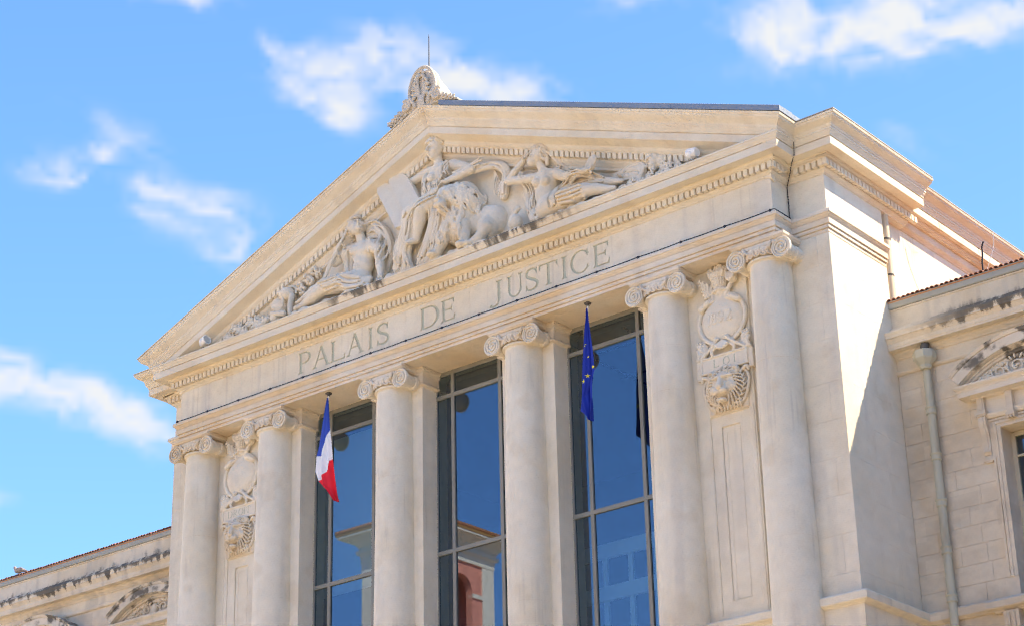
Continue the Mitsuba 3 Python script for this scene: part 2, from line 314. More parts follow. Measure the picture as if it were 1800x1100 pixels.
# piers, niches and pilasters
for s in (1, -1):
    core = [bx(7.3, PF-.012, PS+.014, 2.8, 11.9, 19.3), bx(5.3, 7.35, PS+.012, 1.5, 8.0, 19.3), bx(5.3, PF+.06, PS-.06, 2.9, 0, 11.71)]
    core = cat(core)
    k = add(B+'pier', core if s > 0 else mirror_x(core), 'limestone')
    zs = [11.93, 12.335, 13.07, 13.81, 14.54, 15.28, 16.03, 16.90, 17.66, 18.42, 19.048]
    for i in range(len(zs)-1):
        z0, z1 = zs[i]+.0007, zs[i+1]-.0007
        cut = 8.95 if i % 2 else 8.42
        dep = 1.02 if i % 2 else 1.55
        ms = [block(7.36, cut-.0007, PS, 1.0, z0, z1, .0025), block(cut+.0007, PF, PS, dep-.0007, z0, z1, .0025)]
        cut2 = 2.05 if i % 2 else 2.2
        for (a, b) in ((dep, cut2), (cut2, 2.80)):
            m = block(a+.0007, b-.0007, 0, .4, z0, z1, .002)
            m.vertices = np.column_stack([PF-m.vertices[:, 1], m.vertices[:, 0], m.vertices[:, 2]]); ms.append(m)
        if s < 0: ms = ms[:2]
        for m in ms: add(k+'__stone_block', m if s > 0 else mirror_x(m), 'limestone')
    st = sweep([(PF, 2.8), (PF, PS), (5.3, PS)], [(-.05, 11.715), (.066, 11.71), (.10, 11.735), (.175, 11.75), (.198, 11.77), (.198, 11.90), (.17, 11.93), (-.05, 11.93)])
    add(B+'string_course', st if s > 0 else mirror_x(st), 'limestone')
    # niche wall with its sunk panel
    fr = sbox(5.9, 11.93, 7.34, 19.06).difference(sbox(6.28, 12.04, 7.21, 15.99))
    ms = [extrude_y(fr, PS-.045, PS+.02), extrude_y(sbox(6.28, 12.04, 7.21, 15.99).difference(sbox(6.52, 12.30, 6.965, 15.75)), PS-.015, PS+.02),
          extrude_y(sbox(6.555, 12.32, 6.93, 15.72).difference(sbox(6.63, 12.335, 6.865, 15.63)), PS+.004, PS+.03)]
    rim = [(6.28, 12.04), (7.21, 12.04), (7.21, 15.99), (6.28, 15.99)]
    ms.append(tube([(x, PS-.028, z) for x, z in rim], .018, 6, True))
    ms.append(tube([(x, PS-.006, z) for x, z in [(6.52, 12.30), (6.965, 12.30), (6.965, 15.75), (6.52, 15.75)]], .013, 6, True))
    ms.append(tube([(7.30, PS-.05, 11.95), (7.30, PS-.05, 16.05)], .012, 6))
    m = cat(ms)
    add(B+'niche', m if s > 0 else mirror_x(m), 'limestone')
for x in (-5.552, -1.834, 1.834, 5.552):
    w = [.70, .70]
    m = [block(x-w[0], x+w[1], .535, 1.35, 8, 18.72, .006)]
    if abs(x) > 5: m = [block(min(x, x-.70*np.sign(x)), max(x, x-.70*np.sign(x)), .535, 1.35, 8, 18.72, .006)]
    k = add(B+'pilaster', m[0], 'limestone')
    pr = [(-.1, 18.64)]+arc(0, 18.64, .055, 18.68, 'cavetto', 4)+[(.07, 18.69), (.07, 18.725), (.035, 18.73), (.035, 18.745), (.05, 18.76), (.05, 18.915), (.065, 18.93)]+arc(.065, 18.94, .125, 19.03, 'cyma', 6)+[(.145, 19.035), (.145, 19.0685), (-.1, 19.0685)]
    x0, x1 = (x-.7, x+.7) if abs(x) < 5 else ((x-.70, x+.2) if x > 0 else (x-.2, x+.70))
    add(k+'__capital', sweep([(x1, 1.3), (x1, .535), (x0, .535), (x0, 1.3)], pr), 'moulding_limestone', 30)

# columns
def shaft_r(z): return .395+.0107*(19.5-z)
pts = [(0, 8.6)]+[(shaft_r(8.6)+.10, 8.6)]+arc(shaft_r(8.6)+.10, 8.6, shaft_r(8.6)+.02, 8.8, 'cyma', 6)
zc = 8.8
for z in np.linspace(8.85, 18.58, 40): pts.append((shaft_r(z), z))
pts += arc(shaft_r(18.58), 18.58, shaft_r(18.58)+.035, 18.625, 'cavetto', 4)+[(shaft_r(18.58)+.055, 18.635), (shaft_r(18.58)+.062, 18.655), (shaft_r(18.58)+.055, 18.675), (.40, 18.68), (.40, 18.72)]+arc(.42, 18.72, .50, 18.86, 'ovolo', 6)+[(.50, 18.87), (0, 18.87)]
shaft = mikit.ply(lathe(pts, 72), 'limestone', 35)
def joint_ring(z): return lathe([(shaft_r(z)-.01, z-.006), (shaft_r(z)+.0012, z-.0035), (shaft_r(z)+.0012, z+.0035), (shaft_r(z)-.01, z+.006)], 72)
def capital_mesh():
    ms = [bx(-.50, .50, -.43, .42, 18.865, 18.955), bx(-.36, .36, -.452, -.42, 18.90, 18.958)]
    ms.append(tube([(-.50, -.445, 18.895), (.50, -.445, 18.895)], .012, 6))
    for s in (-1, 1):
        for k in range(5):     # leaf springing from the volute over the egg moulding
            a = (k-2)*.28
            e = trimesh.creation.icosphere(2); e.apply_scale((.022, .03, .085)); e.apply_transform(trimesh.transformations.rotation_matrix(s*(.9+a*1.2), (0, 1, 0)))
            e.apply_translation((s*(.30-.035*k), -.475+.008*k, 18.87-.026*k)); ms.append(e)
    for i, a in enumerate(np.linspace(-.62, .62, 5)):
        if i % 2 == 0 or True:
            x, y = .475*math.sin(a), -.475*math.cos(a)
            e = trimesh.creation.icosphere(3); e.apply_scale((.054, .05, .088)); e.apply_translation((x, y+.015, 18.785)); ms.append(e)
            u = [(x+.073*math.cos(t)*math.cos(a), y+.073*math.cos(t)*math.sin(a)-.018, 18.80+.105*math.sin(t)*(1 if math.sin(t) < 0 else .8)) for t in np.linspace(PI*.92, PI*2.08, 14)]
            ms.append(tube(u, .014, 6))
    for a in np.linspace(-.47, .47, 4):
        x, y = .495*math.sin(a), -.495*math.cos(a)
        ms.append(tube([(x, y, 18.87), (x, y-.012, 18.80), (x*.98, y*.98, 18.70)], [.014, .016, .004], 6))
    for k in range(40):       # plain egg row on the sides and back
        a = 1.0+k*(2*PI-2.0)/39
        e = trimesh.creation.icosphere(1); e.apply_scale((.03, .03, .07)); e.apply_translation((.475*math.sin(a), -.475*math.cos(a), 18.785)); ms.append(e)
    return cat(ms)
def volute_mesh(s):
    cx, cz, R = .52, 18.755, .212
    ms = []
    prof = [(0, -.425), (R-.03, -.425), (R-.03, -.44), (R-.012, -.455), (R, -.45), (R+.004, -.40), (R-.02, -.385), (.165, -.30), (.135, -.12), (.13, -.05), (.15, -.045), (.155, -.02), (.155, .02), (.15, .045), (.13, .05), (.135, .12), (.165, .30), (R-.02, .385), (R, .42), (R-.03, .44), (0, .44)]
    v = trimesh.creation.revolve(np.array([(r, z) for r, z in prof]), sections=44)
    v.vertices = np.column_stack([v.vertices[:, 0], v.vertices[:, 2], v.vertices[:, 1]]); ms.append(v)
    t = np.linspace(0, 1, 90); ang = t*2*PI*2.6; r = (R-.012)*(1-t)**1.0*.93+.022
    sp = [(ri*math.cos(PI/2-a), -.437-.010*ti, ri*math.sin(PI/2-a)) for ri, a, ti in zip(r, ang, t)]
    ms.append(tube(sp, np.linspace(.017, .010, 90), 7))
    e = trimesh.creation.icosphere(2, .028); e.apply_scale((1, .5, 1)); e.apply_translation((0, -.445, 0)); ms.append(e)
    m = cat(ms)
    if s < 0: m = mirror_x(m)
    m.apply_translation((s*cx, 0, cz)); return m
abac = sweep([(-.56, .75), (-.56, -.42), (.56, -.42), (.56, .75)][::-1], [(-.2, 18.955), (.0, 18.955)]+arc(.0, 18.965, .045, 19.01, 'ovolo', 5)+[(.055, 19.015), (.06, 19.02), (.066, 19.066), (-.2, 19.066)])
capm, volL, volR, abm = mikit.ply(capital_mesh(), 'moulding_limestone', 40), mikit.ply(volute_mesh(-1), 'carved_limestone', 40), mikit.ply(volute_mesh(1), 'carved_limestone', 40), mikit.ply(abac, 'moulding_limestone', 30)
jr = [mikit.ply(joint_ring(z), 'moulding_limestone', 30) for z in (12.05, 14.35, 16.6, 13.1, 17.55)]
for i, x in enumerate((-8.0, -5.552, -1.834, 1.834, 5.552, 8.0)):
    tw = T().translate([x, .425, 0])
    k = add(B+'column', shaft, None, to_world=tw)
    add(k+'__capital', capm, None, to_world=tw); add(k+'__abacus', abm, None, to_world=tw)
    add(k+'__volute', volL, None, to_world=tw); add(k+'__volute', volR, None, to_world=tw)
    add(k+'__joint', jr[i % 5], None, to_world=tw); add(k+'__joint', jr[(i+2) % 5], None, to_world=tw)
    if i in (1, 4, 5): add(k+'__joint', jr[(i+3) % 5], None, to_world=tw)
    add(k+'__plinth', bx(x-.72, x+.72, -.29, 1.1, 8.0, 8.6), 'limestone')
add(B+'podium', bx(-9.3, 9.3, -.6, 1.3, 0, 8.0), 'limestone')

# entablature
tae = [(-.3, 19.075), (-.0, 19.07), (.0, 19.134), (-.014, 19.136), (-.014, 19.146), (.03, 19.148), (.03, 19.211), (.014, 19.213), (.014, 19.223), (.058, 19.225), (.058, 19.335), (.03, 19.337), (.03, 19.348)]+arc(.05, 19.35, .10, 19.42, 'cyma', 6)+[(.126, 19.425), (.126, 19.485), (.115, 19.5), (-.3, 19.5)]
add(B+'architrave', sweep([(PF, 2.8)]+PORT[1:-1]+[(-PF, 2.8)], tae), 'moulding_limestone', 30)
add(B+'soffit', bx(-8.3, 8.3, .25, 1.35, 19.071, 19.4), 'moulding_limestone')
word = [('P', -4.46, -4.055), ('A', -4.0, -3.44), ('L', -3.43, -2.98), ('A', -2.94, -2.40), ('I', -2.265, -2.125), ('S', -2.0, -1.63), ('D', -.71, -.16), ('E', -.10, .29),
        ('J', 1.30, 1.66), ('U', 1.75, 2.18), ('S', 2.26, 2.61), ('T', 2.63, 3.12), ('I', 3.225, 3.365), ('C', 3.46, 3.95), ('E', 4.05, 4.47)]
H0, HC = 19.70, .505
gl = []
for c, x0, x1 in word:
    g = fit_glyph(c, x0, x1, H0, HC)
    if c == 'J': g = aff.affine_transform(glyph('J')[0], [.62, 0, 0, HC, 1.27, H0])
    gl.append(g.buffer(.004))
allg = unary_union(gl)
fk = add(B+'frieze', bx(-F+.03, F-.03, .028, .6, 19.45, 20.6), 'limestone')
seams = [-F, -6.35, -4.85, -2.33+.02, -1.15, .72, 2.22-.01, 3.72-.52, 5.62, 7.0, F]
seams = [-F, -6.35, -4.85, -1.15, .72, 5.62, 7.0, F]
for a, b in zip(seams[:-1], seams[1:]):
    add(fk+'__stone_block', extrude_y(sbox(a+.0015, 19.49, b-.0015, 20.32).difference(allg), 0, .034), 'limestone')
for g in gl: add(fk+'__letter', extrude_y(g.buffer(.003), .022, .030), 'letter_green')
for s in (1, -1):
    m = sweep([(PF, 2.8), (PF, PS), (F-.2, PS)], [(0, 19.49), (0, 20.32), (-.3, 20.32), (-.3, 19.49)])
    add(B+'pier_frieze', m if s > 0 else mirror_x(m), 'limestone')
    m = bx(F-.1, F, .034, PS+.1, 19.49, 20.32)
    add(B+'frieze_return', m if s > 0 else mirror_x(m), 'limestone')
bed = [(-.3, 20.30), (-.02, 20.298), (-.02, 20.308), (.022, 20.309)]+arc(.02, 20.315, .09, 20.385, 'cyma', 6)+[(.10, 20.395), (.10, 20.53), (.185, 20.532), (.185, 20.545)]+arc(.19, 20.55, .245, 20.60, 'ovolo', 4)+[(.255, 20.61), (.255, 20.621), (.49, 20.612), (.49, 20.775), (.465, 20.777), (.465, 20.787), (.503, 20.789)]
cor = bed+arc(.505, 20.79, .55, 20.89, 'cyma', 6)+[(.565, 20.895), (.565, 20.935), (-.3, 20.95)]
ck = add(B+'cornice', sweep(PORT, cor), 'cornice_limestone', 30)
dm = block(-.049, .049, 0, .09, 0, .13, .002)
def dent(m, key): return mikit.ply(m, key)
d_f = dent(dm, 'cornice_limestone')
PD = .1385
n = int(2*(F+.16)/PD)
for i in range(n+1): add(ck+'__dentil', d_f, None, to_world=T().translate([-n*PD/2+i*PD, -.20, 20.398]))
for s in (1, -1):
    for i in range(5): add(ck+'__dentil', d_f, None, to_world=T().translate([s*(F+.335+i*PD), PS-.20, 20.398]))
for i in range(26): add(ck+'__dentil', d_f, None, to_world=T().translate([PF+.20, PS-.15+i*PD, 20.398]).rotate([0, 0, 1], 90))
for i in range(3): add(ck+'__dentil', d_f, None, to_world=T().translate([F+.20, -.12+i*PD, 20.398]).rotate([0, 0, 1], 90))
simap = [(.1, 20.945), (.56, 20.937), (.575, 20.95)]+arc(.58, 20.955, .735, 21.10, 'cyma', 16)+[(.755, 21.105), (.77, 21.145), (.70, 21.16), (.1, 21.16)]
for s in (1, -1):
    m = sweep([(PF, 3.75), (PF, PS), (F, PS), (F, 0)], simap, end=(1, -1))
    add(B+'sima', m if s > 0 else mirror_x(m), 'sima_limestone', 30)
    m = sweep([(PF, 3.72), (PF, PS), (F, PS), (F, 0)], [(.70, 21.161), (.775, 21.161), (.775, 21.178), (.70, 21.178)], end=(1, -1))
    add(B+'edge_flashing', m if s > 0 else mirror_x(m), 'lead' if s > 0 else 'sima_limestone')
    m = bx(F+.3, PF+.3, PS+.2, 3.6, 20.9, 21.10)
    add(B+'pier_roof', m if s > 0 else mirror_x(m), 'zinc')
# pediment
def rake(prof, s, x_end=None, up=0.0):
    """A profile carried up one slope of the pediment; every point meets the level cornice where the two overhangs meet."""
    pr = np.asarray(prof, float); k = len(pr); V = []
    for o, z in pr: V.append((0, -o, z+up+MR*(F+o)))
    for o, z in pr:
        xe = F+o if x_end is None else x_end
        V.append((s*xe, -o, z+up+MR*(F+o-xe)))
    Fc = []
    for j in range(k):
        j2 = (j+1) % k; Fc += [(j, j2, k+j2), (j, k+j2, k+j)]
    v2, f2 = tri2d(Polygon(pr)); idx = [int(np.argmin(np.hypot(*(pr-q).T))) for q in v2]
    for base in (0, k): Fc += [tuple(base+idx[a] for a in t) for t in f2]
    return trimesh.Trimesh(V, Fc, process=False)
rk_sima = [(.1, 20.945), (.56, 20.937), (.575, 20.95)]+arc(.58, 20.955, .735, 21.10, 'cyma', 16)+[(.755, 21.105), (.77, 21.145), (.70, 21.16), (.1, 21.16)]
zb = 20.66
rk_cor = [(-.06, zb-.02), (.24, zb-.02), (.255, zb+.001), (.493, zb), (.493, zb+.165), (.468, zb+.167), (.468, zb+.177), (.508, zb+.179)]+arc(.51, zb+.18, .555, zb+.27, 'cyma', 6)+[(.57, zb+.275), (.57, zb+.30), (-.06, zb+.32)]
rk_bed = [(-.1, zb-.40), (.03, zb-.40), (.03, zb-.335), (.045, zb-.33)]+arc(.05, zb-.325, .10, zb-.255, 'cyma', 6)+[(.105, zb-.25), (.105, zb-.10), (.19, zb-.098), (.19, zb-.085)]+arc(.195, zb-.08, .24, zb-.02, 'ovolo', 4)+[(-.1, zb-.021)]
CH = {1: .115, -1: .022}
for s in (1, -1):
    k = add(B+'raking_cornice', cat(rake(rk_cor, s), rake(rk_bed, s, 8.45)), 'cornice_limestone', 30)
    sh = block(-.048, .048, 0, .09, 0, .145, .002)
    sh.vertices[:, 2] += -s*MR*sh.vertices[:, 0]
    pd = mikit.ply(sh, 'cornice_limestone')
    for i in range(58):
        x = .07+.1365*i
        add(k+'__dentil', pd, None, to_world=T().translate([s*x, -.20, zb-.245+MR*(F+.2-x)]))
    add(B+'raking_sima', rake(rk_sima, s), 'sima_limestone', 30)
    for j, (xa, xb) in enumerate(((.55, 3.6), (3.604, 6.7), (6.704, 9.185))):
        pr = [(.30, 21.161), (.785, 21.161), (.785, 21.161+CH[s]), (.765, 21.175+CH[s]), (.30, 21.19+CH[s])]
        V = [(s*x, -o, z+MR*(F+.77-x)) for x in (xa, xb) for o, z in pr]
        k5 = 5; Fc = []
        for q in range(k5): Fc += [(q, (q+1) % k5, k5+(q+1) % k5), (q, k5+(q+1) % k5, k5+q)]
        for b_ in (0, 5): Fc += [(b_, b_+1, b_+2), (b_, b_+2, b_+3), (b_, b_+3, b_+4)]
        add(B+'roof__coping', trimesh.Trimesh(V, Fc, process=False), 'zinc' if s > 0 else 'sima_limestone')
    m = sweep([(F, PS-.1), (F, 0)], [(.45, 21.162), (.786, 21.162), (.786, 21.162+CH[s]), (.45, 21.162+CH[s])], end=(1, -1))
    add(B+'roof__coping', m if s > 0 else mirror_x(m), 'zinc' if s > 0 else 'sima_limestone')
tz = lambda x: 20.9+.25+MR*(8.4-abs(x))
add(B+'tympanum', extrude_y(Polygon([(-8.6, 20.5), (8.6, 20.5), (8.6, tz(8.6)-.5), (0, tz(0)), (-8.6, tz(8.6)-.5)]), .06, .4), 'limestone')
ap = 21.10+MR*(F+.3)
add(B+'roof', extrude_y(Polygon([(-8.75, 21.0), (0, ap-.12), (8.75, 21.0), (8.75, 20.85), (0, ap-.3), (-8.75, 20.85)]), -.3, YB), 'zinc')
# side cornice behind the pier, attic wall
AX = 9.10
for s in (1, -1):
    m = cat(bx(AX-.5, AX, 2.75, YB, 0, 20.32))
    add(B+'attic_wall', m if s > 0 else mirror_x(m), 'limestone')
    sc = [(o if o < .3 else o-.13, z) for o, z in cor]
    m = cat(sweep([(AX, YB), (AX, 3.70)], sc), sweep([(AX, YB), (AX, 3.70)], [(o-.13 if o > .3 else o, z) for o, z in simap]))
    add(B+'attic_cornice', m if s > 0 else mirror_x(m), 'moulding_limestone', 30)
    m = bx(AX+.5, AX+.645, 3.7, YB, 21.161, 21.178)
    add(B+'edge_flashing', m if s > 0 else mirror_x(m), 'lead' if s > 0 else 'sima_limestone')
add(B+'rear_wall', extrude_y(Polygon([(-9.09, 0), (9.09, 0), (9.09, 20.9), (0, 24.2), (-9.09, 20.9)]), YB-.5, YB-.01), 'limestone')
add(B+'upper_wall', bx(-8.6, 8.6, .9, 1.6, 19.3, 21.0), 'limestone')

# windows between the columns
for cx in (-3.693, 0, 3.693):
    fr = [bx(cx-1.2, cx+1.2, 1.0, 1.07, 18.98, 19.075), bx(cx-1.25, cx-1.12, 1.0, 1.07, 8, 18.98), bx(cx+1.12, cx+1.25, 1.0, 1.07, 8, 18.98)]
    for x in (cx-.67, cx+.67): fr.append(bx(x-.042, x+.042, .998, 1.068, 8, 18.985))
    for z in (18.488, 14.925, 11.36): fr.append(bx(cx-1.13, cx+1.13, .992, 1.06, z-.043, z+.043))
    k = add(B+'window', cat(fr), 'bronze_frame')
    xs, zz = [cx-1.13, cx-.67, cx+.67, cx+1.13], [8.0, 11.36, 14.925, 18.488, 19.0]
    for i in range(3):
        for j in range(4):
            t1, t2 = rng.uniform(-.0006, .0006), rng.uniform(-.0006, .0006)
            hw, hh = (xs[i+1]-xs[i])/2, (zz[j+1]-zz[j])/2; mx, mz = (xs[i]+xs[i+1])/2, (zz[j]+zz[j+1])/2
            V = [(mx+a*hw, 1.035+a*hw*t1+b*hh*t2, mz+b*hh) for a, b in ((-1, -1), (1, -1), (1, 1), (-1, 1))]
            add(k+'__pane', trimesh.Trimesh(V, [(0, 1, 2), (0, 2, 3)], process=False), 'glazing')
# the hall behind the glass
hall = [bx(-5.8, 5.8, 1.36, 9.2, 9.6, 10.0), bx(-5.8, -5.6, 1.36, 9, 10, 19), bx(5.6, 5.8, 1.36, 9, 10, 19), bx(-5.8, 5.8, 9, 9.2, 10, 19)]
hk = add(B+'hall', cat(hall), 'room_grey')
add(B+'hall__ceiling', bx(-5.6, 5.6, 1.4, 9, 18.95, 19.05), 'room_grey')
bars = [bx(2, 5.6, y-.02, y+.02, 18.92, 18.949) for y in np.arange(2.2, 7, 1.5)]+[bx(x-.02, x+.02, 1.45, 9, 18.925, 18.948) for x in np.arange(2.2, 5.5, 1.5)]
add(B+'hall__ceiling_grid', cat(bars), 'tower_dark'); labels[B+'hall__ceiling_grid'] = {'kind': 'stuff'}
gal = [bx(1.5, 5.5, 1.9, 2.0, z, z+.30) for z in (12.3, 13.35, 14.25)]+[bx(x, x+.11, 1.92, 1.98, 10, 14.5) for x in (1.9, 2.55, 3.2, 3.85, 4.5)]+[bx(2.6, 3.3, 2.3, 2.33, 10, 12.2)]
add(B+'hall__gallery', cat(gal), 'room_white')
add(B+'hall__blind', bx(-5.3, -2.1, 1.55, 1.57, 14.85, 18.6), 'blind_cloth')
# ------------------------------------------------------------------ the wings
def arc_sweep(cx, zc, prof, a0, a1, y0, n=40):
    pr = np.asarray(prof, float); k = len(pr); V = []; A = np.linspace(a0, a1, n)
    for a in A:
        for r, o in pr: V.append((cx+r*math.sin(a), y0-o, zc+r*math.cos(a)))
    Fc = []
    for i in range(n-1):
        for j in range(k):
            j2 = (j+1) % k
            Fc += [(i*k+j, i*k+j2, (i+1)*k+j2), (i*k+j, (i+1)*k+j2, (i+1)*k+j)]
    v2, f2 = tri2d(Polygon(pr)); idx = [int(np.argmin(np.hypot(*(pr-q).T))) for q in v2]
    for base in (0, (n-1)*k): Fc += [tuple(base+idx[a] for a in t) for t in f2]
    return trimesh.Trimesh(V, Fc, process=False)
def foliage(w, h, seed, y):
    """A carved spray of scrolling stems and leaves filling a low arch of half width w and height h."""
    r = random.Random(seed); ms = []
    for s in (-1, 1):
        for (x0, sc) in ((.10, 1.0), (.42, .8), (.70, .55)):
            R = h*.46*sc; cx, cz = s*w*x0+s*R, R+.02
            t = np.linspace(0, 1, 40)
            ms.append(tube([(cx+R*(1-.8*q)*math.cos(s*(2.6+q*9)), y-.03, cz+R*(1-.8*q)*math.sin(s*(2.6+q*9))*s) for q in t], np.linspace(.022, .012, 40), 6))
            for q in range(9):
                a = q*.7+r.random()*.3; e = trimesh.creation.icosphere(1)
                e.apply_scale((.05*sc+.012, .03, .022)); e.apply_transform(trimesh.transformations.rotation_matrix(-a, (0, 1, 0)))
                e.apply_translation((cx+(R+.015)*math.cos(a), y-.02-.02*r.random(), max(.03, cz+(R+.015)*math.sin(a)))); ms.append(e)
    for q in range(26):
        x = r.uniform(-w, w); z = r.uniform(.03, max(.05, h*(1-(x/w)**2)*.85)); e = trimesh.creation.icosphere(1)
        e.apply_scale((r.uniform(.03, .07), .035, r.uniform(.02, .035))); e.apply_transform(trimesh.transformations.rotation_matrix(r.uniform(0, PI), (0, 1, 0))); e.apply_translation((x, y-.015, z)); ms.append(e)
    e = trimesh.creation.icosphere(2); e.apply_scale((.09, .08, .15)); e.apply_translation((0, y-.03, h*.5)); ms.append(e)
    return cat(ms)
def wing(key, s, x_end, centres, label, joints):
    W = lambda m: m if s > 0 else mirror_x(m)
    Y0 = 2.80; xa = PF+.002
    labels[key] = {'label': label, 'category': 'building'}
    holes = unary_union([sbox(c-.825, 11.2, c+.825, 15.15) for c in centres])
    wk = add(key+'__wall', W(cat(extrude_y(sbox(xa, 0, x_end, 17.1).difference(holes), Y0+.012, Y0+.5), bx(xa, x_end, 9.5, 10, 0, 19))), 'wing_limestone')
    r = random.Random(3 if s > 0 else 4)
    surround = unary_union([sbox(c-1.03, 11.9, c+1.03, 15.34) for c in centres]+[sbox(c-1.24, 14.55, c+1.24, 15.34) for c in centres])
    z = 11.94
    row = 0
    while z < 16.7 and joints:
        z1 = min(z+.37, 16.73); x = xa; lim = joints
        while x < lim-.05:
            x1 = min(x+(r.uniform(.5, 1.05) if not (x == xa and row % 2) else r.uniform(.3, .55)), lim)
            if lim-x1 < .25: x1 = lim
            blk = sbox(x+.0015, z+.0015, x1-.0015, z1-.0015).difference(surround)
            for g in getattr(blk, 'geoms', [blk]):
                if g.area > .01:
                    b = g.bounds
                    if abs(g.area-(b[2]-b[0])*(b[3]-b[1])) < 1e-6: m = block(b[0], b[2], Y0-r.uniform(0, .004), Y0+.012, b[1], b[3], .004)
                    else: m = extrude_y(g, Y0, Y0+.012)
                    add(wk+'__stone_block', W(m), 'wing_limestone')
            x = x1
        z = z1; row += 1
    add(key+'__string_course', W(sweep([(x_end, Y0), (xa, Y0)], [(-.05, 11.715), (.05, 11.71), (.09, 11.735), (.12, 11.75), (.13, 11.77), (.13, 11.90), (.10, 11.93), (-.05, 11.935)])), 'wing_limestone', 30)
    fr = [(-.05, 16.71), (.03, 16.715), (.05, 16.735), (.06, 16.765), (.06, 16.79), (.022, 16.80), (.022, 17.03), (.04, 17.035)]+arc(.05, 17.04, .12, 17.13, 'cyma', 6)+[(.14, 17.14), (.14, 17.155), (.30, 17.16), (.30, 17.20), (.31, 17.205), (.31, 17.29), (.32, 17.30)]+arc(.325, 17.305, .36, 17.37, 'cyma', 5)+[(.385, 17.38), (.385, 17.435), (.39, 17.44), (.40, 17.495), (.38, 17.515), (.16, 17.60), (.15, 17.66), (.13, 17.665), (.12, 17.69), (.06, 17.70), (.06, 18.05), (.08, 18.06), (.08, 18.09), (-.05, 18.10)]
    add(key+'__cornice', W(sweep([(x_end, Y0), (xa, Y0)], fr)), 'crusted_limestone', 30)
    gt = [(.0, 18.10), (.10, 18.095), (.115, 18.11), (.12, 18.225), (.14, 18.235), (.14, 18.25), (.0, 18.25)]
    add(key+'__gutter', W(sweep([(x_end, Y0), (xa, Y0)], gt)), 'gutter_zinc', 30)
    # clay roof: the eaves row tile by tile, the rest of the slope as one sheet of ridged tiles
    P_ = .106; nt = int((x_end-xa)/P_)
    sl = math.tan(math.radians(17))
    a = np.linspace(0, PI, 7)
    half = [(-.046*math.cos(q), .045*math.sin(q)) for q in a]
    def canal(L, y0, z0):
        V = [(hx, y, z0+hz+(y-y0)*sl) for y in (y0, y0+L) for hx, hz in half]+[(hx*.8, y, z0+hz*.75-.004+(y-y0)*sl) for y in (y0, y0+L) for hx, hz in half]
        Fc = []
        for i in range(6): Fc += [(i, i+1, 8+i), (i, 8+i, 7+i), (14+i, 21+i, 22+i), (14+i, 22+i, 15+i), (i, 14+i, 15+i), (i, 15+i, i+1)]
        return trimesh.Trimesh(V, Fc, process=False)
    td = [mikit.ply(canal(.42, Y0-.17, 18.245+dz), 'old_clay', 40) for dz in (0, .005, -.004)]
    rk = add(key+'__roof', W(cat(bx(xa, x_end, Y0-.1, Y0+.2, 18.20, 18.246), trimesh.Trimesh([(xa, Y0-.14, 18.235), (x_end, Y0-.14, 18.235), (x_end, 9.5, 18.235+6.84*sl), (xa, 9.5, 18.235+6.84*sl), (xa, Y0-.1, 18.2), (x_end, Y0-.1, 18.2), (x_end, 9.5, 18.2), (xa, 9.5, 18.2)], [(0, 1, 2), (0, 2, 3), (4, 6, 5), (4, 7, 6), (0, 4, 5), (0, 5, 1), (3, 2, 6), (3, 6, 7)], process=False))), 'roof_clay')
    rest = []
    for i in range(nt):
        x = s*(xa+.05+P_*i)
        add(rk+'__tile', td[r.choice((0, 0, 1, 2))], None, to_world=T().translate([x, r.uniform(-.012, .012), 0]))
        rest.append(moved(canal(6.3, Y0+.22, 18.252+.39*sl), x, 0, 0))
    labels[add(rk+'__tile_field', cat(rest), 'roof_clay', 40)] = {'kind': 'stuff'}
    R, zc, aa = 2.47, 14.38, math.asin(1.60/2.47)
    for ci, c in enumerate(centres):
        # joinery and panes
        yg = Y0+.36
        fm = [bx(c-.825, c-.745, yg, yg+.08, 11.3, 15.13), bx(c+.745, c+.825, yg, yg+.08, 11.3, 15.13), bx(c-.75, c+.75, yg, yg+.08, 15.06, 15.14), bx(c-.045, c+.045, yg-.01, yg+.07, 11.3, 15.07)]
        fm += [bx(c-.75, c+.75, yg+.01, yg+.06, zz-.02, zz+.02) for zz in (14.67, 13.76, 12.75)]
        nk = add(key+'__window', W(cat(fm)), 'wing_joinery')
        for (x0, x1) in ((c-.745, c-.045), (c+.045, c+.745)):
            for z0, z1 in ((11.9, 12.73), (12.77, 13.74), (13.78, 14.65), (14.69, 15.06)):
                add(nk+'__pane', W(trimesh.Trimesh([(x0, yg+.04, z0), (x1, yg+.04, z0), (x1, yg+.04, z1), (x0, yg+.04, z1)], [(0, 1, 2), (0, 2, 3)], process=False)), 'glazing')
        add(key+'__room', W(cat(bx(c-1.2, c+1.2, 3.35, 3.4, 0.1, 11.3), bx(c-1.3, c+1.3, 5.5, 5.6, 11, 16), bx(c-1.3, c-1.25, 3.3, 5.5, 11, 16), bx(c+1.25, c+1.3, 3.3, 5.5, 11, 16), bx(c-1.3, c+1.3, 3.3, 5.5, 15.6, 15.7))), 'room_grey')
        # architrave round the opening, with ears
        ring1 = unary_union([sbox(c-1.03, 12.29, c+1.03, 15.34), sbox(c-1.23, 14.55, c+1.23, 15.34)]).difference(sbox(c-.825, 11, c+.825, 15.15))
        ring2 = unary_union([sbox(c-.955, 12.29, c+.955, 15.27)]).difference(sbox(c-.825, 11, c+.825, 15.15))
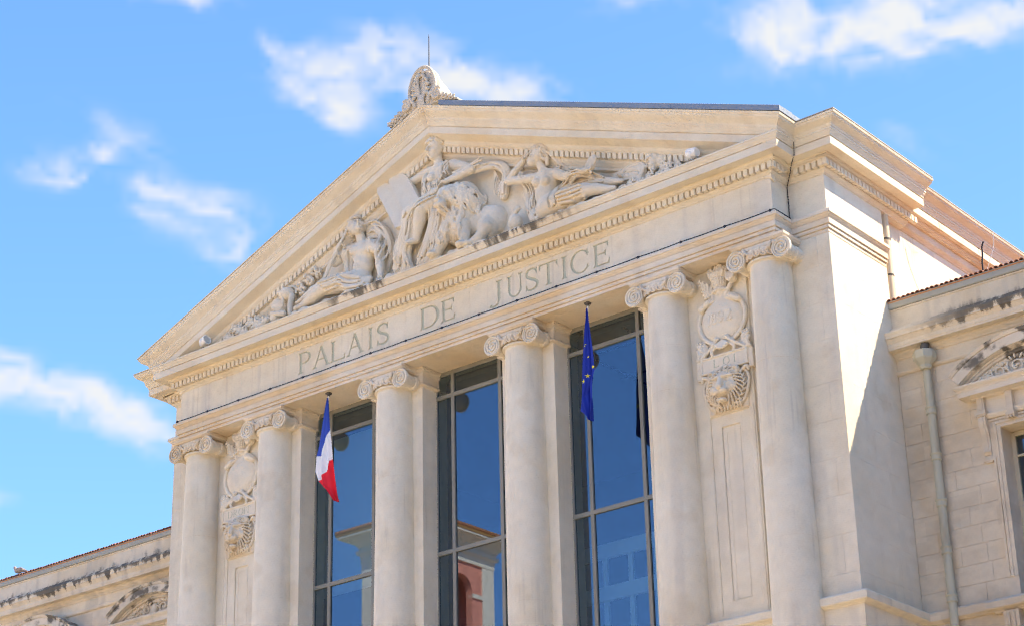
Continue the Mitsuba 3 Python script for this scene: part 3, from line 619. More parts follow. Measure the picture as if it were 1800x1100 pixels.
        su = [extrude_y(ring1, Y0-.035, Y0+.3), extrude_y(ring1.difference(unary_union([sbox(c-.985, 12, c+.985, 15.30), sbox(c-1.19, 14.59, c+1.19, 15.30)])), Y0-.055, Y0-.03), extrude_y(ring2, Y0-.05, Y0), extrude_y(ring2.difference(sbox(c-.905, 11, c+.905, 15.22)), Y0-.068, Y0-.03),
              bx(c-1.10, c-.825, Y0-.04, Y0+.3, 11.93, 12.288), bx(c+.825, c+1.10, Y0-.04, Y0+.3, 11.93, 12.288)]
        add(key+'__window_surround', W(cat(su)), 'wing_limestone')
        sill = [sweep([(c+1.25, Y0), (c+1.25, Y0-.02), (c-1.25, Y0-.02), (c-1.25, Y0)], [(-.05, 11.66), (.08, 11.66), (.12, 11.70), (.20, 11.72), (.22, 11.74), (.22, 11.85), (.19, 11.88), (-.05, 11.95)])]
        for q in (-1.0, 1.0): sill += [bx(c+q-.15, c+q+.15, Y0-.18, Y0, 11.1, 11.655), tube([(c+q-.05, Y0-.19, 11.62), (c+q-.05, Y0-.2, 11.2)], .03, 6), tube([(c+q+.05, Y0-.19, 11.62), (c+q+.05, Y0-.2, 11.2)], .03, 6)]
        add(key+'__window_sill', W(cat(sill)), 'wing_limestone', 30)
        # hood: panel, consoles, level cornice, segmental arch with carved field
        hd = [bx(c-1.2, c+1.2, Y0-.06, Y0+.01, 15.46, 15.80), sweep([(c+1.18, Y0), (c+1.18, Y0-.06), (c-1.18, Y0-.06), (c-1.18, Y0)], [(-.02, 15.35), (.02, 15.36), (.05, 15.40), (.06, 15.43), (.06, 15.46), (-.02, 15.47)])]
        hk = add(key+'__window_hood', W(cat(hd, sweep([(c+1.28, Y0), (c+1.28, Y0-.12), (c-1.28, Y0-.12), (c-1.28, Y0)], [(-.1, 15.77), (.02, 15.77), (.03, 15.79), (.10, 15.80), (.20, 15.805), (.20, 15.90), (.21, 15.905)]+arc(.21, 15.91, .26, 15.98, 'cyma', 5)+[(.27, 15.985), (.27, 16.02), (-.1, 16.04)]),
                     extrude_y(Polygon([(c-1.5, 16.0), (c+1.5, 16.0)]+[(c+2.2*math.sin(q), zc+2.2*math.cos(q)) for q in np.linspace(.62, -.62, 24)]), Y0-.08, Y0))), 'hood_limestone', 30)
        prof = [(2.02, 0), (2.02, .11), (2.05, .125), (2.09, .13), (2.092, .13), (2.092, .115), (2.105, .115), (2.11, .17), (2.14, .19), (2.145, .175), (2.155, .175), (2.16, .20), (2.19, .205), (2.195, .30), (2.205, .30), (2.21, .345), (2.225, .35), (2.39, .36), (2.395, .345), (2.405, .345), (2.41, .37), (2.45, .39), (2.47, .40), (2.47, 0)]
        add(hk+'__arch', W(arc_sweep(c, zc, prof, -aa, aa, Y0)), 'hood_limestone', 30)
        fo = foliage(1.25, .42, 5+ci, Y0-.09); fo.apply_translation((c, 0, 16.02))
        add(hk+'__foliage', W(fo), 'carved_limestone', True)
        for q in (-1.13, 1.13):
            cs = [bx(c+q-.075, c+q+.075, Y0-.14, Y0, 15.50, 15.79), bx(c+q-.045, c+q+.045, Y0-.155, Y0-.13, 15.53, 15.76), bx(c+q-.115, c+q+.115, Y0-.2, Y0, 15.43, 15.50), bx(c+q-.10, c+q+.10, Y0-.18, Y0, 15.40, 15.43)]
            pr = [(Y0, 14.66), (Y0-.05, 14.66), (Y0-.09, 14.72), (Y0-.06, 14.80), (Y0-.05, 14.95), (Y0-.10, 15.12), (Y0-.16, 15.25), (Y0-.165, 15.36), (Y0-.15, 15.40), (Y0, 15.40)]
            for (w0, ex) in ((.075, 0), (.028, .012)):
                m = trimesh.creation.extrude_polygon(Polygon([(y-ex if i not in (0, 9) else y, z) for i, (y, z) in enumerate(pr)]), 2*w0, engine='earcut')
                m.vertices = np.column_stack([c+q-w0+m.vertices[:, 2], m.vertices[:, 0], m.vertices[:, 1]]); cs.append(m)
            cs.append(bx(c+q-.07, c+q+.07, Y0-.045, Y0, 14.52, 14.655))
            add(hk+'__console', W(cat(cs)), 'wing_limestone', 30)
        for q in (-.535, .535):
            cs = [bx(c+q-.065, c+q+.065, Y0-.17, Y0, 15.34, 15.77), bx(c+q-.09, c+q+.09, Y0-.19, Y0, 15.29, 15.345)]+[bx(c+q-.08+.06*j, c+q-.04+.06*j, Y0-.18, Y0, 15.24, 15.29) for j in range(3)]
            add(hk+'__bracket', W(cat(cs)), 'wing_limestone')
wing('courthouse_wing', 1, 15.6, [12.085], 'stone side wing at the right with a tall window under a carved arched hood', 13.2)
wing('courthouse_wing_001', -1, 24.0, [12.085, 16.6], 'stone side wing at the left showing a long black stained cornice', 0)

# ------------------------------------------------------------------ rainwater pipes, cables, lamps
dp = [tube([(9.94, 2.655, 0), (9.94, 2.655, 16.68)], .082, 14)]
D = 'drainpipe'
add(D+'__pipe', dp[0], 'sage_paint', 40)
for z in (15.78, 14.85, 13.93, 13.01, 12.09, 11.17):
    add(D+'__collar', lathe([(.0, z-.07), (.097, z-.07), (.105, z-.055), (.097, z-.04), (.097, z+.04), (.114, z+.05), (.114, z+.075), (0, z+.075)], 20, (9.94, 2.655, 0)), 'sage_paint', 40)
h = trimesh.creation.revolve(np.array([(0, 16.62), (.10, 16.62), (.12, 16.66), (.12, 16.70), (.21, 16.80), (.225, 16.83), (.225, 16.96), (.21, 16.98), (.12, 17.02), (0, 17.03)]), sections=8)
h.apply_transform(trimesh.transformations.rotation_matrix(PI/8, (0, 0, 1))); h.apply_translation((9.955, 2.60, 0))
add(D+'__hopper', h, 'sage_paint')
add(D+'__outlet', tube([(9.98, 2.60, 16.98), (9.98, 2.60, 17.10), (9.98, 2.66, 17.17), (9.98, 2.78, 17.2)], .085, 12), 'iron', 40)
tag(D, 'sage painted drainpipe with collars and an octagonal hopper on the wing wall', 'drainpipe')
D = 'drainpipe_001'
add(D+'__pipe', tube([(9.20, 2.98, 18.2), (9.20, 2.98, 20.15), (9.19, 3.0, 20.28), (9.12, 3.05, 20.36)], .085, 14), 'cream_paint', 40)
for z in (18.95, 19.75): add(D+'__collar', lathe([(0, z-.02), (.093, z-.02), (.093, z+.02), (0, z+.02)], 20, (9.20, 2.98, 0)), 'iron', 30)
tag(D, 'short cream drainpipe in the sunlit corner above the tiled roof of the wing', 'drainpipe')
def sag(p, q, d, n=12):
    t = np.linspace(0, 1, n); p, q = np.array(p), np.array(q)
    return [p+(q-p)*a-np.array([0, 0, d*4*a*(1-a)]) for a in t]
cab = [(-8.45, -.10, 19.535)]
xs = np.arange(-8.4, 8.46, 1.05)
for a, b in zip(xs[:-1], xs[1:]): cab += [tuple(q) for q in sag((a, -.10, 19.54), (b, -.10, 19.54), .012, 6)[:-1]]
cab += [(8.47, -.10, 19.54), (8.50, -.08, 19.54), (8.50, .48, 19.54)]
add('cable__line', tube(cab, .010, 6), 'dark_metal', True)
for x in xs: add('cable__clip', bx(x-.016, x+.016, -.12, -.08, 19.495, 19.555), 'dark_metal')
tag('cable', 'dark cable clipped along the ledge under the carved inscription', 'cable')
add('cable_001', tube([(8.425, .575, 19.52), (8.425, .575, 20.29), (8.62, .40, 20.45), (8.68, .36, 20.58), (8.94, .07, 20.63), (8.955, .055, 20.80), (8.965, .05, 20.93)], .008, 6), 'dark_metal', True)
tag('cable_001', 'thin dark cable climbing the inner corner at the right end of the pediment', 'cable')
def loop(k, pts, r, m, lab):
    add(k, tube(spline3(pts), r, 5), m, True); tag(k, lab, 'cable')
def spline3(pts, n=8):
    p = np.array([pts[0]]+list(pts)+[pts[-1]], float); out = []
    for i in range(1, len(p)-2):
        for t in np.linspace(0, 1, n, endpoint=False):
            out.append(.5*((2*p[i])+(-p[i-1]+p[i+1])*t+(2*p[i-1]-5*p[i]+4*p[i+1]-p[i+2])*t*t+(-p[i-1]+3*p[i]-3*p[i+1]+p[i+2])*t**3))
    out.append(p[-2]); return out
loop('cable_002', [(9.108, 3.95, 19.95), (9.108, 4.1, 19.5), (9.108, 4.5, 19.0), (9.108, 5.1, 18.85), (9.108, 5.7, 19.1)], .004, 'lead', 'thin cable hanging in a loop on the sunlit attic wall')
loop('cable_003', [(9.62, 4.35, 20.85), (9.60, 4.6, 20.6), (9.45, 4.9, 20.55)], .004, 'lead', 'thin cable crossing the side cornice near its end')
br = [tube([(9.62, 6.40, 20.10), (9.64, 6.36, 20.3), (9.68, 6.34, 20.45), (9.70, 6.31, 20.62), (9.76, 6.29, 20.72)], .018, 6), tube([(9.70, 6.31, 20.62), (9.66, 6.40, 20.52), (9.64, 6.36, 20.32)], .012, 5), tube([(9.55, 6.2, 20.0), (9.62, 6.40, 20.12), (9.5, 6.7, 20.05)], .012, 5)]
add('bracket', cat(br), 'dark_metal', True); tag('bracket', 'dark iron bracket with a crooked arm on the side cornice', 'bracket')
loop('cable_004', [(9.76, 6.85, 21.15), (9.72, 6.85, 20.8), (9.62, 6.8, 20.5), (9.5, 6.7, 20.1)], .008, 'white_enamel', 'pale cable hanging down the side cornice beside the iron bracket')
def floodlight(c, d, lab):
    k = 'floodlight'
    i = 0
    while k+'__housing' in scene: i += 1; k = f'floodlight_{i:03d}'
    d = np.array(d, float)/np.linalg.norm(d)
    R = trimesh.geometry.align_vectors([0, 0, 1], d)
    def put(m): m.apply_transform(R); m.apply_translation(c); return m
    add(k+'__housing', put(trimesh.creation.revolve(np.array([(0, -.10), (.085, -.10), (.105, -.06), (.11, .085), (.118, .09), (.118, .115), (.100, .118), (.098, .095)]), sections=28)), 'white_enamel', 35)
    add(k+'__lens', put(trimesh.creation.revolve(np.array([(0, .098), (.097, .096)]), sections=28)), 'lamp_glass')
    side = np.cross(d, [0, 0, 1.]); side /= np.linalg.norm(side); c = np.array(c)
    add(k+'__stirrup', tube([c+side*.12, c+side*.125-np.array([0, 0, .14]), c-np.array([0, 0, .19]), c-side*.125-np.array([0, 0, .14]), c-side*.12], .01, 6), 'white_enamel', True)
    add(k+'__foot', bx(c[0]-.05, c[0]+.05, c[1]-.05, c[1]+.05, 20.94, c[2]-.17), 'iron')
    tag(k, lab, 'floodlight')
floodlight((6.93, -.40, 21.19), (-1, .15, .16), 'white round floodlight standing at the right corner of the pediment')
floodlight((-7.23, -.40, 21.20), (1, -.12, .12), 'white round floodlight standing at the left corner of the pediment')
add('lightning_rod', cat(tube([(0, -.46, 25.6), (0, -.46, 26.62)], [.016, .011], 8), tube([(0, -.46, 26.62), (0, -.46, 26.72)], [.014, .002], 8), tube([(0, -.46, 25.6), (0, -.46, 25.75)], .025, 8)), 'iron', 40)
tag('lightning_rod', 'thin upright lightning rod on top of the carved roof ornament', 'lightning rod')
add('wire', tube([(9.12, -.60, 21.06), (9.0, -.70, 21.0)], .02, 5), 'dark_metal'); del scene['wire']
# ------------------------------------------------------------------ carving: a small clay modeller (blended rounded cones and ellipsoids, meshed as one surface)
class Clay:
    def __init__(self, lo, hi, h=.016):
        self.lo, self.h = np.array(lo, float), h
        self.n = np.ceil((np.array(hi)-self.lo)/h).astype(int)+1
        self.F = np.full(self.n, .25, np.float32)
        self.ax = [self.lo[i]+h*np.arange(self.n[i]) for i in range(3)]
    def _win(self, lo, hi, pad):
        i0 = np.clip(np.floor((np.minimum(lo, hi)-pad-self.lo)/self.h).astype(int), 0, self.n)
        i1 = np.clip(np.ceil((np.maximum(lo, hi)+pad-self.lo)/self.h).astype(int)+1, 0, self.n)
        if (i1 <= i0).any(): return None
        s = tuple(slice(a, b) for a, b in zip(i0, i1))
        X = self.ax[0][s[0]][:, None, None]; Y = self.ax[1][s[1]][None, :, None]; Z = self.ax[2][s[2]][None, None, :]
        return s, X, Y, Z
    def _mix(self, s, d, k, cut=False):
        A = self.F[s]
        if cut:
            h = np.clip(.5-.5*(A+d)/k, 0, 1); self.F[s] = A*(1-h)-d*h+k*h*(1-h)
        else:
            h = np.clip(.5+.5*(A-d)/k, 0, 1); self.F[s] = A*(1-h)+d*h-k*h*(1-h)
    def cone(self, a, b, ra, rb=None, k=.03, cut=False):
        rb = ra if rb is None else rb
        a, b = np.array(a, float), np.array(b, float); R = max(ra, rb)
        w = self._win(a, b, R+k+.03)
        if w is None: return self
        s, X, Y, Z = w; ab = b-a; L = ab@ab+1e-9
        t = np.clip(((X-a[0])*ab[0]+(Y-a[1])*ab[1]+(Z-a[2])*ab[2])/L, 0, 1)
        d = np.sqrt((X-a[0]-t*ab[0])**2+(Y-a[1]-t*ab[1])**2+(Z-a[2]-t*ab[2])**2)-(ra+(rb-ra)*t)
        self._mix(s, d.astype(np.float32), k, cut); return self
    def chain(self, pts, r, k=.02, cut=False):
        r = np.broadcast_to(r, (len(pts),))
        for i in range(len(pts)-1): self.cone(pts[i], pts[i+1], r[i], r[i+1], k, cut)
        return self
    def line(self, pts, r0, r1=None, k=.015, n=5, cut=False):
        p = spline3(pts, n); return self.chain(p, np.linspace(r0, r0 if r1 is None else r1, len(p)), k, cut)
    def ell(self, c, r, rot=None, k=.03, cut=False):
        c, r = np.array(c, float), np.array(r, float); m = max(r)
        w = self._win(c-m, c+m, k+.03)
        if w is None: return self
        s, X, Y, Z = w; q = [X-c[0], Y-c[1], Z-c[2]]
        if rot is not None: q = [rot[0][i]*q[0]+rot[1][i]*q[1]+rot[2][i]*q[2] for i in range(3)]
        k0 = np.sqrt(sum((q[i]/r[i])**2 for i in range(3))); k1 = np.sqrt(sum((q[i]/r[i]**2)**2 for i in range(3)))+1e-9
        self._mix(s, (k0*(k0-1)/k1).astype(np.float32), k, cut); return self
    def box(self, c, half, rot=None, rnd=.01, k=.01, cut=False):
        c, half = np.array(c, float), np.array(half, float); m = np.linalg.norm(half)
        w = self._win(c-m, c+m, k+.03)
        if w is None: return self
        s, X, Y, Z = w; q = [X-c[0], Y-c[1], Z-c[2]]
        if rot is not None: q = [rot[0][i]*q[0]+rot[1][i]*q[1]+rot[2][i]*q[2] for i in range(3)]
        q = [np.abs(q[i])-half[i]+rnd for i in range(3)]
        d = np.sqrt(sum(np.maximum(v, 0)**2 for v in q))+np.minimum(np.maximum(np.maximum(q[0], q[1]), q[2]), 0)-rnd
        self._mix(s, d.astype(np.float32), k, cut); return self
    def folds(self, A, B, n, r, k=.02, seed=0, wob=.02):
        """Drapery: n ridges swept between the curves A and B."""
        rr = random.Random(seed); A, B = np.array(spline3(A, 5)), np.array(spline3(B, 5))
        m = min(len(A), len(B)); A, B = A[np.linspace(0, len(A)-1, m).astype(int)], B[np.linspace(0, len(B)-1, m).astype(int)]
        for i in range(n):
            t = i/max(1, n-1)+rr.uniform(-.3, .3)/n; o = np.array([rr.uniform(-wob, wob) for _ in range(3)])
            w = np.sin(np.linspace(0, PI, m))[:, None]
            self.chain(A*(1-t)+B*t+w*o, np.linspace(r*rr.uniform(.7, 1.1), r*rr.uniform(.7, 1.2), m), k)
        return self
    def sheet(self, A, B, r, k=.03):
        A, B = np.array(spline3(A, 5)), np.array(spline3(B, 5)); m = min(len(A), len(B))
        A, B = A[np.linspace(0, len(A)-1, m).astype(int)], B[np.linspace(0, len(B)-1, m).astype(int)]
        L = np.linalg.norm(A-B, axis=1).max(); n = max(2, int(L/(r*1.2)))
        for t in np.linspace(0, 1, n): self.chain(A*(1-t)+B*t, r, k)
        return self
    def depth(self):
        """The carved surface as seen from the front: y of the first clay met at each (x, z)."""
        S = self.F < 0; has = S.any(1); self.D = np.where(has, self.ax[1][S.argmax(1)], .06); return self
    def at(self, p):
        i = np.clip(((p[:, 0]-self.lo[0])/self.h).astype(int), 0, self.n[0]-1); j = np.clip(((p[:, 1]-self.lo[2])/self.h).astype(int), 0, self.n[2]-1)
        y = self.D[i, j]; return np.convolve(np.pad(y, 2, 'edge'), [.15, .2, .3, .2, .15], 'valid')
    def on(self, pts, r0, r1=None, lift=.35, k=.006, n=6, cut=False, taper=True):
        """A ridge (or a groove) that follows the carved surface along a line of (x, z) points."""
        p = np.array(spline3([(a, b, 0) for a, b in pts], n))[:, :2]; m = len(p); y = self.at(p)
        r = np.linspace(r0, r0 if r1 is None else r1, m)
        if taper: r = r*np.minimum(1, .35+1.6*np.sin(np.linspace(0, PI, m)))
        return self.chain(np.column_stack([p[:, 0], y-r*lift, p[:, 1]]), r, k, cut)
    def on_folds(self, A, B, n, r, seed=0, wob=.02, lift=.35, k=.006, deep=True):
        rr = random.Random(seed); A = np.array(spline3([(a, b, 0) for a, b in A], 6))[:, :2]; B = np.array(spline3([(a, b, 0) for a, b in B], 6))[:, :2]
        m = 14; A, B = A[np.linspace(0, len(A)-1, m).astype(int)], B[np.linspace(0, len(B)-1, m).astype(int)]
        for i in range(n):
            t = (i+.5)/n+rr.uniform(-.2, .2)/n; a, b = int(rr.uniform(0, 4)), m-int(rr.uniform(0, 4)); o = np.array([rr.uniform(-wob, wob), rr.uniform(-wob, wob)])
            c = (A*(1-t)+B*t+o*np.sin(np.linspace(0, PI, m))[:, None])[a:b]
            self.on(c[::3].tolist()+[c[-1].tolist()], r*rr.uniform(.75, 1.2), None, lift, k, 4)
            if deep:
                t2 = t+.5/n; c2 = (A*(1-t2)+B*t2)[a:b]
                self.on(c2[::3].tolist()+[c2[-1].tolist()], r*.55, None, .15, .01, 4, cut=True)
        return self
    def rough(self, amp, f, seed=1):
        s = np.abs(self.F) < .08
        idx = np.argwhere(s); p = self.lo+idx*self.h
        self.F[s] += (amp*(meshkit.fbm(p*f, 3, seed)-.5)).astype(np.float32); return self
    def mesh(self):
        F = self.F; n = self.n; S = F < 0
        cells = np.zeros(n-1, bool); tot = np.zeros(n-1, np.int8)
        for a in (0, 1):
            for b in (0, 1):
                for c in (0, 1): tot += S[a:n[0]-1+a, b:n[1]-1+b, c:n[2]-1+c]
        cells = (tot > 0) & (tot < 8)
        ci = np.argwhere(cells); vid = np.full(n-1, -1, int); vid[cells] = np.arange(len(ci))
        acc = np.zeros((len(ci), 3)); cnt = np.zeros(len(ci))
        cor = np.array([(a, b, c) for a in (0, 1) for b in (0, 1) for c in (0, 1)])
        val = [F[ci[:, 0]+q[0], ci[:, 1]+q[1], ci[:, 2]+q[2]] for q in cor]
        for i in range(8):
            for j in range(i+1, 8):
                if abs(cor[i]-cor[j]).sum() != 1: continue
                on = (val[i] < 0) != (val[j] < 0); t = val[i]/(val[i]-val[j]+1e-12)
                p = cor[i]+(cor[j]-cor[i])*t[:, None]; acc[on] += p[on]; cnt[on] += 1
        V = self.lo+self.h*(ci+acc/cnt[:, None]); Fc = []
        for ax in range(3):
            u, v = (ax+1) % 3, (ax+2) % 3
            sl0 = [slice(1, -1)]*3; sl0[ax] = slice(0, -1); sl1 = [slice(1, -1)]*3; sl1[ax] = slice(1, None)
            a, b = S[tuple(sl0)], S[tuple(sl1)]
            e = np.argwhere(a != b); ins = a[a != b]
            off = np.ones(3, int); off[ax] = 0; e = e+off
            def cell(du, dv):
                q = e.copy(); q[:, u] -= du; q[:, v] -= dv; return vid[q[:, 0], q[:, 1], q[:, 2]]
            q = np.stack([cell(1, 1), cell(0, 1), cell(0, 0), cell(1, 0)], 1)
            q[~ins] = q[~ins][:, ::-1]; Fc.append(q)
        Q = np.vstack(Fc); Q = Q[(Q >= 0).all(1)]
        return trimesh.Trimesh(V, np.vstack([Q[:, [0, 1, 2]], Q[:, [0, 2, 3]]]), process=False)
def frame(fwd, up=(0, 0, 1)):
    f = np.array(fwd, float); f /= np.linalg.norm(f); r = np.cross(f, up); r /= np.linalg.norm(r); u = np.cross(r, f); return np.array([r, f, u])
def head(C, c, fwd, up, s, hair='curls', seed=1, beard=False):
    """A head of height about s: skull, face with brow, eyes, nose, lips, chin and ears, and carved hair. fwd is where it looks."""
    R = frame(fwd, up); c = np.array(c, float)
    P = lambda x, y, z: c+s*(R[0]*x+R[1]*y+R[2]*z)
    rt = R
    C.ell(c+R[2]*s*.06-R[1]*s*.03, np.array([.34, .42, .42])*s, rt, .02)
    C.ell(P(0, .12, -.16), np.array([.27, .28, .36])*s, rt, .05*s)
    C.ell(P(0, .28, -.40), np.array([.11, .10, .09])*s, rt, .06*s)
    for q in (-1, 1):
        C.ell(P(q*.14, .42, .02), np.array([.10, .10, .06])*s, rt, .03*s, cut=True)
        C.ell(P(q*.135, .33, .012), np.array([.062, .05, .036])*s, rt, .008*s)
        C.cone(P(q*.05, .40, .085), P(q*.22, .32, .095), .028*s, .020*s, .03*s)
        C.ell(P(q*.20, .26, -.13), np.array([.09, .09, .08])*s, rt, .06*s)
        C.ell(P(q*.36, -.02, -.04), np.array([.03, .07, .10])*s, rt, .02*s)
    C.cone(P(0, .40, .09), P(0, .53, -.13), .032*s, .052*s, .02*s)
    C.ell(P(0, .43, -.16), np.array([.075, .05, .035])*s, rt, .02*s)
    C.ell(P(0, .385, -.255), np.array([.115, .065, .028])*s, rt, .008*s); C.ell(P(0, .375, -.305), np.array([.095, .065, .032])*s, rt, .008*s)
    C.cone(P(-.09, .425, -.281), P(.09, .425, -.281), .016*s, .016*s, .008*s, cut=True)
    rr = random.Random(seed)
    if hair:
        for i in range(230 if hair == 'curls' else 90):
            th = rr.uniform(-PI, PI); z = rr.uniform(-.45, 1); q = math.sqrt(max(0, 1-z*z)); x, y = q*math.sin(th), q*math.cos(th)
            if y > 0 and z < .42+.10*abs(x): continue
            if y > -.25 and z < .10+.3*y and abs(x) > .5: continue
            p = P(x*.40, y*.47-.03, z*.46+.05)
            if hair == 'curls': C.ell(p, np.array([.082, .082, .07])*s*rr.uniform(.8, 1.25), rt, .008*s)
            else:
                q2 = P(x*.43, y*.46-.12, z*.40-.06); C.chain([p, (p+q2)/2+R[2]*.02*s, q2], [.055*s, .06*s, .04*s], .008*s)
    if beard:
        for i in range(26): 
            x = rr.uniform(-.2, .2); p = P(x, .32-abs(x)*.5, -.34); C.chain([p, P(x*1.3, .34-abs(x)*.3, -.48), P(x*1.2+rr.uniform(-.05, .05), .28, -.62)], [.05*s, .045*s, .02*s], .012*s)
def hand(C, wrist, tip, palm_n, s=.2, curl=.5):
    """Palm, four bent fingers of unequal length and a thumb set on the side of the palm."""
    w, t = np.array(wrist, float), np.array(tip, float); f = (t-w)/np.linalg.norm(t-w)
    n = np.array(palm_n, float); n -= f*(n@f); n /= np.linalg.norm(n); side = np.cross(f, n)
    C.ell(w+f*s*.22, np.array([.24, .26, .11])*s, np.array([side, f, n]), .02)
    for i, L in enumerate((.44, .52, .49, .38)):
        b = w+f*s*.42+side*s*(i-1.5)*.125
        m = b+f*s*L*.5+n*s*.10*curl; e = m+(f*(1-curl*.6)+n*curl*.9)*s*L*.5
        C.chain([b, m, e], [.058*s, .052*s, .040*s], .006)
    b = w+f*s*.12+side*s*-.22; C.chain([b, b+f*s*.22-side*s*.14+n*s*.06, b+f*s*.42-side*s*.12+n*s*.12], [.065*s, .058*s, .042*s], .01)
WALL = .07
def ground(C, x0, x1, seed, z=20.97, y0=-.42):
    rr = random.Random(seed); x = x0
    while x < x1:
        C.ell((x, rr.uniform(y0, -.1), z+rr.uniform(-.03, .03)), (rr.uniform(.08, .2), rr.uniform(.08, .16), rr.uniform(.04, .09)), None, .03); x += rr.uniform(.06, .16)

# seated figure with outstretched arms
C = Clay((-2.05, -.86, 20.90), (1.45, .10, 24.25))
C.cone((0, 0, 21.0), (0, 0, 22.4), .42, .34, .05)
C.ell((.06, -.12, 23.22), (.33, .21, .28), None, .05).ell((-.06, -.14, 22.86), (.235, .19, .26), None, .08).ell((.05, -.14, 22.56), (.36, .27, .24), None, .08)
C.ell((-.10, -.295, 23.12), (.115, .10, .115), None, .03).ell((.20, -.285, 23.06), (.115, .10, .115), None, .03)
C.cone((.02, -.15, 23.40), (-.01, -.18, 23.66), .115, .10, .05)
C.cone((-.30, -.10, 23.40), (.44, -.14, 23.32), .12, .125, .06)
head(C, (-.02, -.22, 23.84), (-.20, -.95, -.14), (.08, 0, 1), .54, 'curls', 3)
C.chain([(-.30, -.10, 23.40), (-.55, -.10, 23.38), (-.86, -.12, 23.33)], [.125, .11, .095], .03).chain([(-.86, -.12, 23.33), (-1.3, -.14, 23.46), (-1.66, -.18, 23.55)], [.095, .085, .06], .03)
hand(C, (-1.64, -.19, 23.56), (-1.9, -.34, 23.50), (.1, -.3, -1), .30, .7)
C.chain([(.46, -.15, 23.30), (.76, -.2, 23.14), (1.06, -.28, 22.93)], [.13, .115, .10], .03).chain([(1.06, -.28, 22.93), (.80, -.38, 22.84), (.50, -.48, 22.77)], [.10, .085, .06], .03)
hand(C, (.50, -.48, 22.77), (.26, -.56, 22.68), (0, .2, -1), .30, .6)
# sash and gathered cloth of the chest, belt
C.line([(.36, -.30, 23.38), (.26, -.38, 23.22), (.30, -.40, 23.02), (.12, -.36, 22.90)], .032, .03, .012); C.line([(.42, -.27, 23.36), (.34, -.36, 23.2), (.38, -.36, 23.02)], .022, .02, .01)
C.line([(-.30, -.24, 23.3), (-.30, -.30, 23.0), (-.28, -.3, 22.8)], .035, .045, .02); C.line([(-.36, -.2, 23.25), (-.38, -.25, 22.95), (-.34, -.3, 22.7)], .03, .04, .02)
for i in range(6): C.line([(-.24+.08*i, -.36, 23.0-.01*i), (-.22+.07*i, -.37, 22.88), (-.16+.05*i, -.34, 22.72)], .018, .016, .012)
# legs
C.chain([(.12, -.2, 22.54), (-.02, -.40, 22.42), (-.20, -.54, 22.29)], [.24, .20, .165], .05).chain([(-.20, -.54, 22.29), (-.28, -.50, 22.02), (-.43, -.44, 21.66)], [.155, .135, .085], .03).chain([(-.43, -.44, 21.64), (-.55, -.58, 21.57)], [.085, .06], .03)
C.chain([(-.06, -.2, 22.54), (-.34, -.36, 22.45), (-.60, -.48, 22.32)], [.24, .2, .165], .05).chain([(-.60, -.48, 22.30), (-.72, -.42, 21.9), (-.84, -.36, 21.45)], [.16, .15, .12], .03).chain([(-.86, -.36, 21.42), (-1.0, -.5, 21.34)], [.08, .06], .03)
C.sheet([(.36, -.34, 22.76), (0, -.50, 22.55), (-.42, -.58, 22.36), (-.64, -.55, 22.12)], [(.30, -.28, 22.58), (-.02, -.46, 22.40), (-.4, -.55, 22.26), (-.60, -.50, 22.0)], .05)
C.sheet([(-.64, -.52, 22.2), (-.80, -.46, 21.8), (-1.02, -.36, 21.4), (-1.14, -.3, 21.08)], [(-.48, -.48, 22.1), (-.62, -.42, 21.7), (-.74, -.38, 21.4), (-.66, -.36, 21.05)], .075)
C.sheet([(.06, -.40, 22.3), (.02, -.40, 21.9), (-.16, -.38, 21.5), (-.40, -.36, 21.08)], [(.26, -.34, 22.2), (.22, -.36, 21.8), (.10, -.36, 21.45), (-.02, -.36, 21.05)], .075)
C.sheet([(-.9, -.15, 21.0), (-1.2, -.12, 21.5), (-1.28, -.05, 22.0)], [(-.4, -.1, 21.0), (-.6, -.1, 21.6), (-.5, -.0, 22.3)], .10)
C.folds([(-1.2, -.2, 21.05), (-1.36, -.12, 21.5), (-1.40, -.05, 21.95)], [(-.9, -.3, 21.05), (-1.05, -.22, 21.4), (-1.15, -.1, 21.9)], 5, .035, .02, 8)
ground(C, -1.3, .2, 3)
C.depth()
C.on_folds([(.42, 22.86), (.05, 22.66), (-.40, 22.44), (-.66, 22.22)], [(.26, 22.52), (-.04, 22.36), (-.30, 22.22), (-.58, 22.0)], 6, .036, 2)
C.on_folds([(-.70, 22.2), (-.90, 21.8), (-1.12, 21.4), (-1.2, 21.1)], [(-.46, 22.15), (-.58, 21.7), (-.70, 21.4), (-.60, 21.08)], 7, .036, 3)
C.on_folds([(.0, 22.3), (-.06, 21.9), (-.24, 21.5), (-.48, 21.12)], [(.30, 22.2), (.26, 21.8), (.14, 21.45), (.04, 21.1)], 8, .034, 4)
C.on_folds([(-1.36, 22.0), (-1.34, 21.5), (-1.22, 21.1)], [(-1.0, 22.0), (-.98, 21.5), (-.9, 21.1)], 5, .04, 8)
C.on_folds([(-.34, 23.3), (-.38, 23.0), (-.34, 22.72)], [(-.24, 23.2), (-.26, 22.95), (-.2, 22.72)], 3, .030, 5)
C.on_folds([(.30, 23.40), (.24, 23.2), (.16, 22.9), (-.1, 22.75)], [(.40, 23.36), (.38, 23.1), (.30, 22.88), (.05, 22.72)], 3, .028, 6)
C.on_folds([(-.22, 22.98), (-.16, 22.8)], [(.22, 22.94), (.18, 22.76)], 8, .022, 7)
C.cone((.62, -.40, 22.95), (1.36, -.30, 23.05), .03, .025, .008).cone((.66, -.42, 22.90), (1.30, -.30, 22.97), .024, .02, .008).cone((.95, -.36, 23.0), (1.34, -.3, 23.12), .02, .015, .008)
C.rough(.010, 9, 2)
add('statue', C.mesh(), 'carved_limestone', True)
tag('statue', 'carved seated woman with curly hair and outstretched arms at the centre of the pediment', 'statue', None)
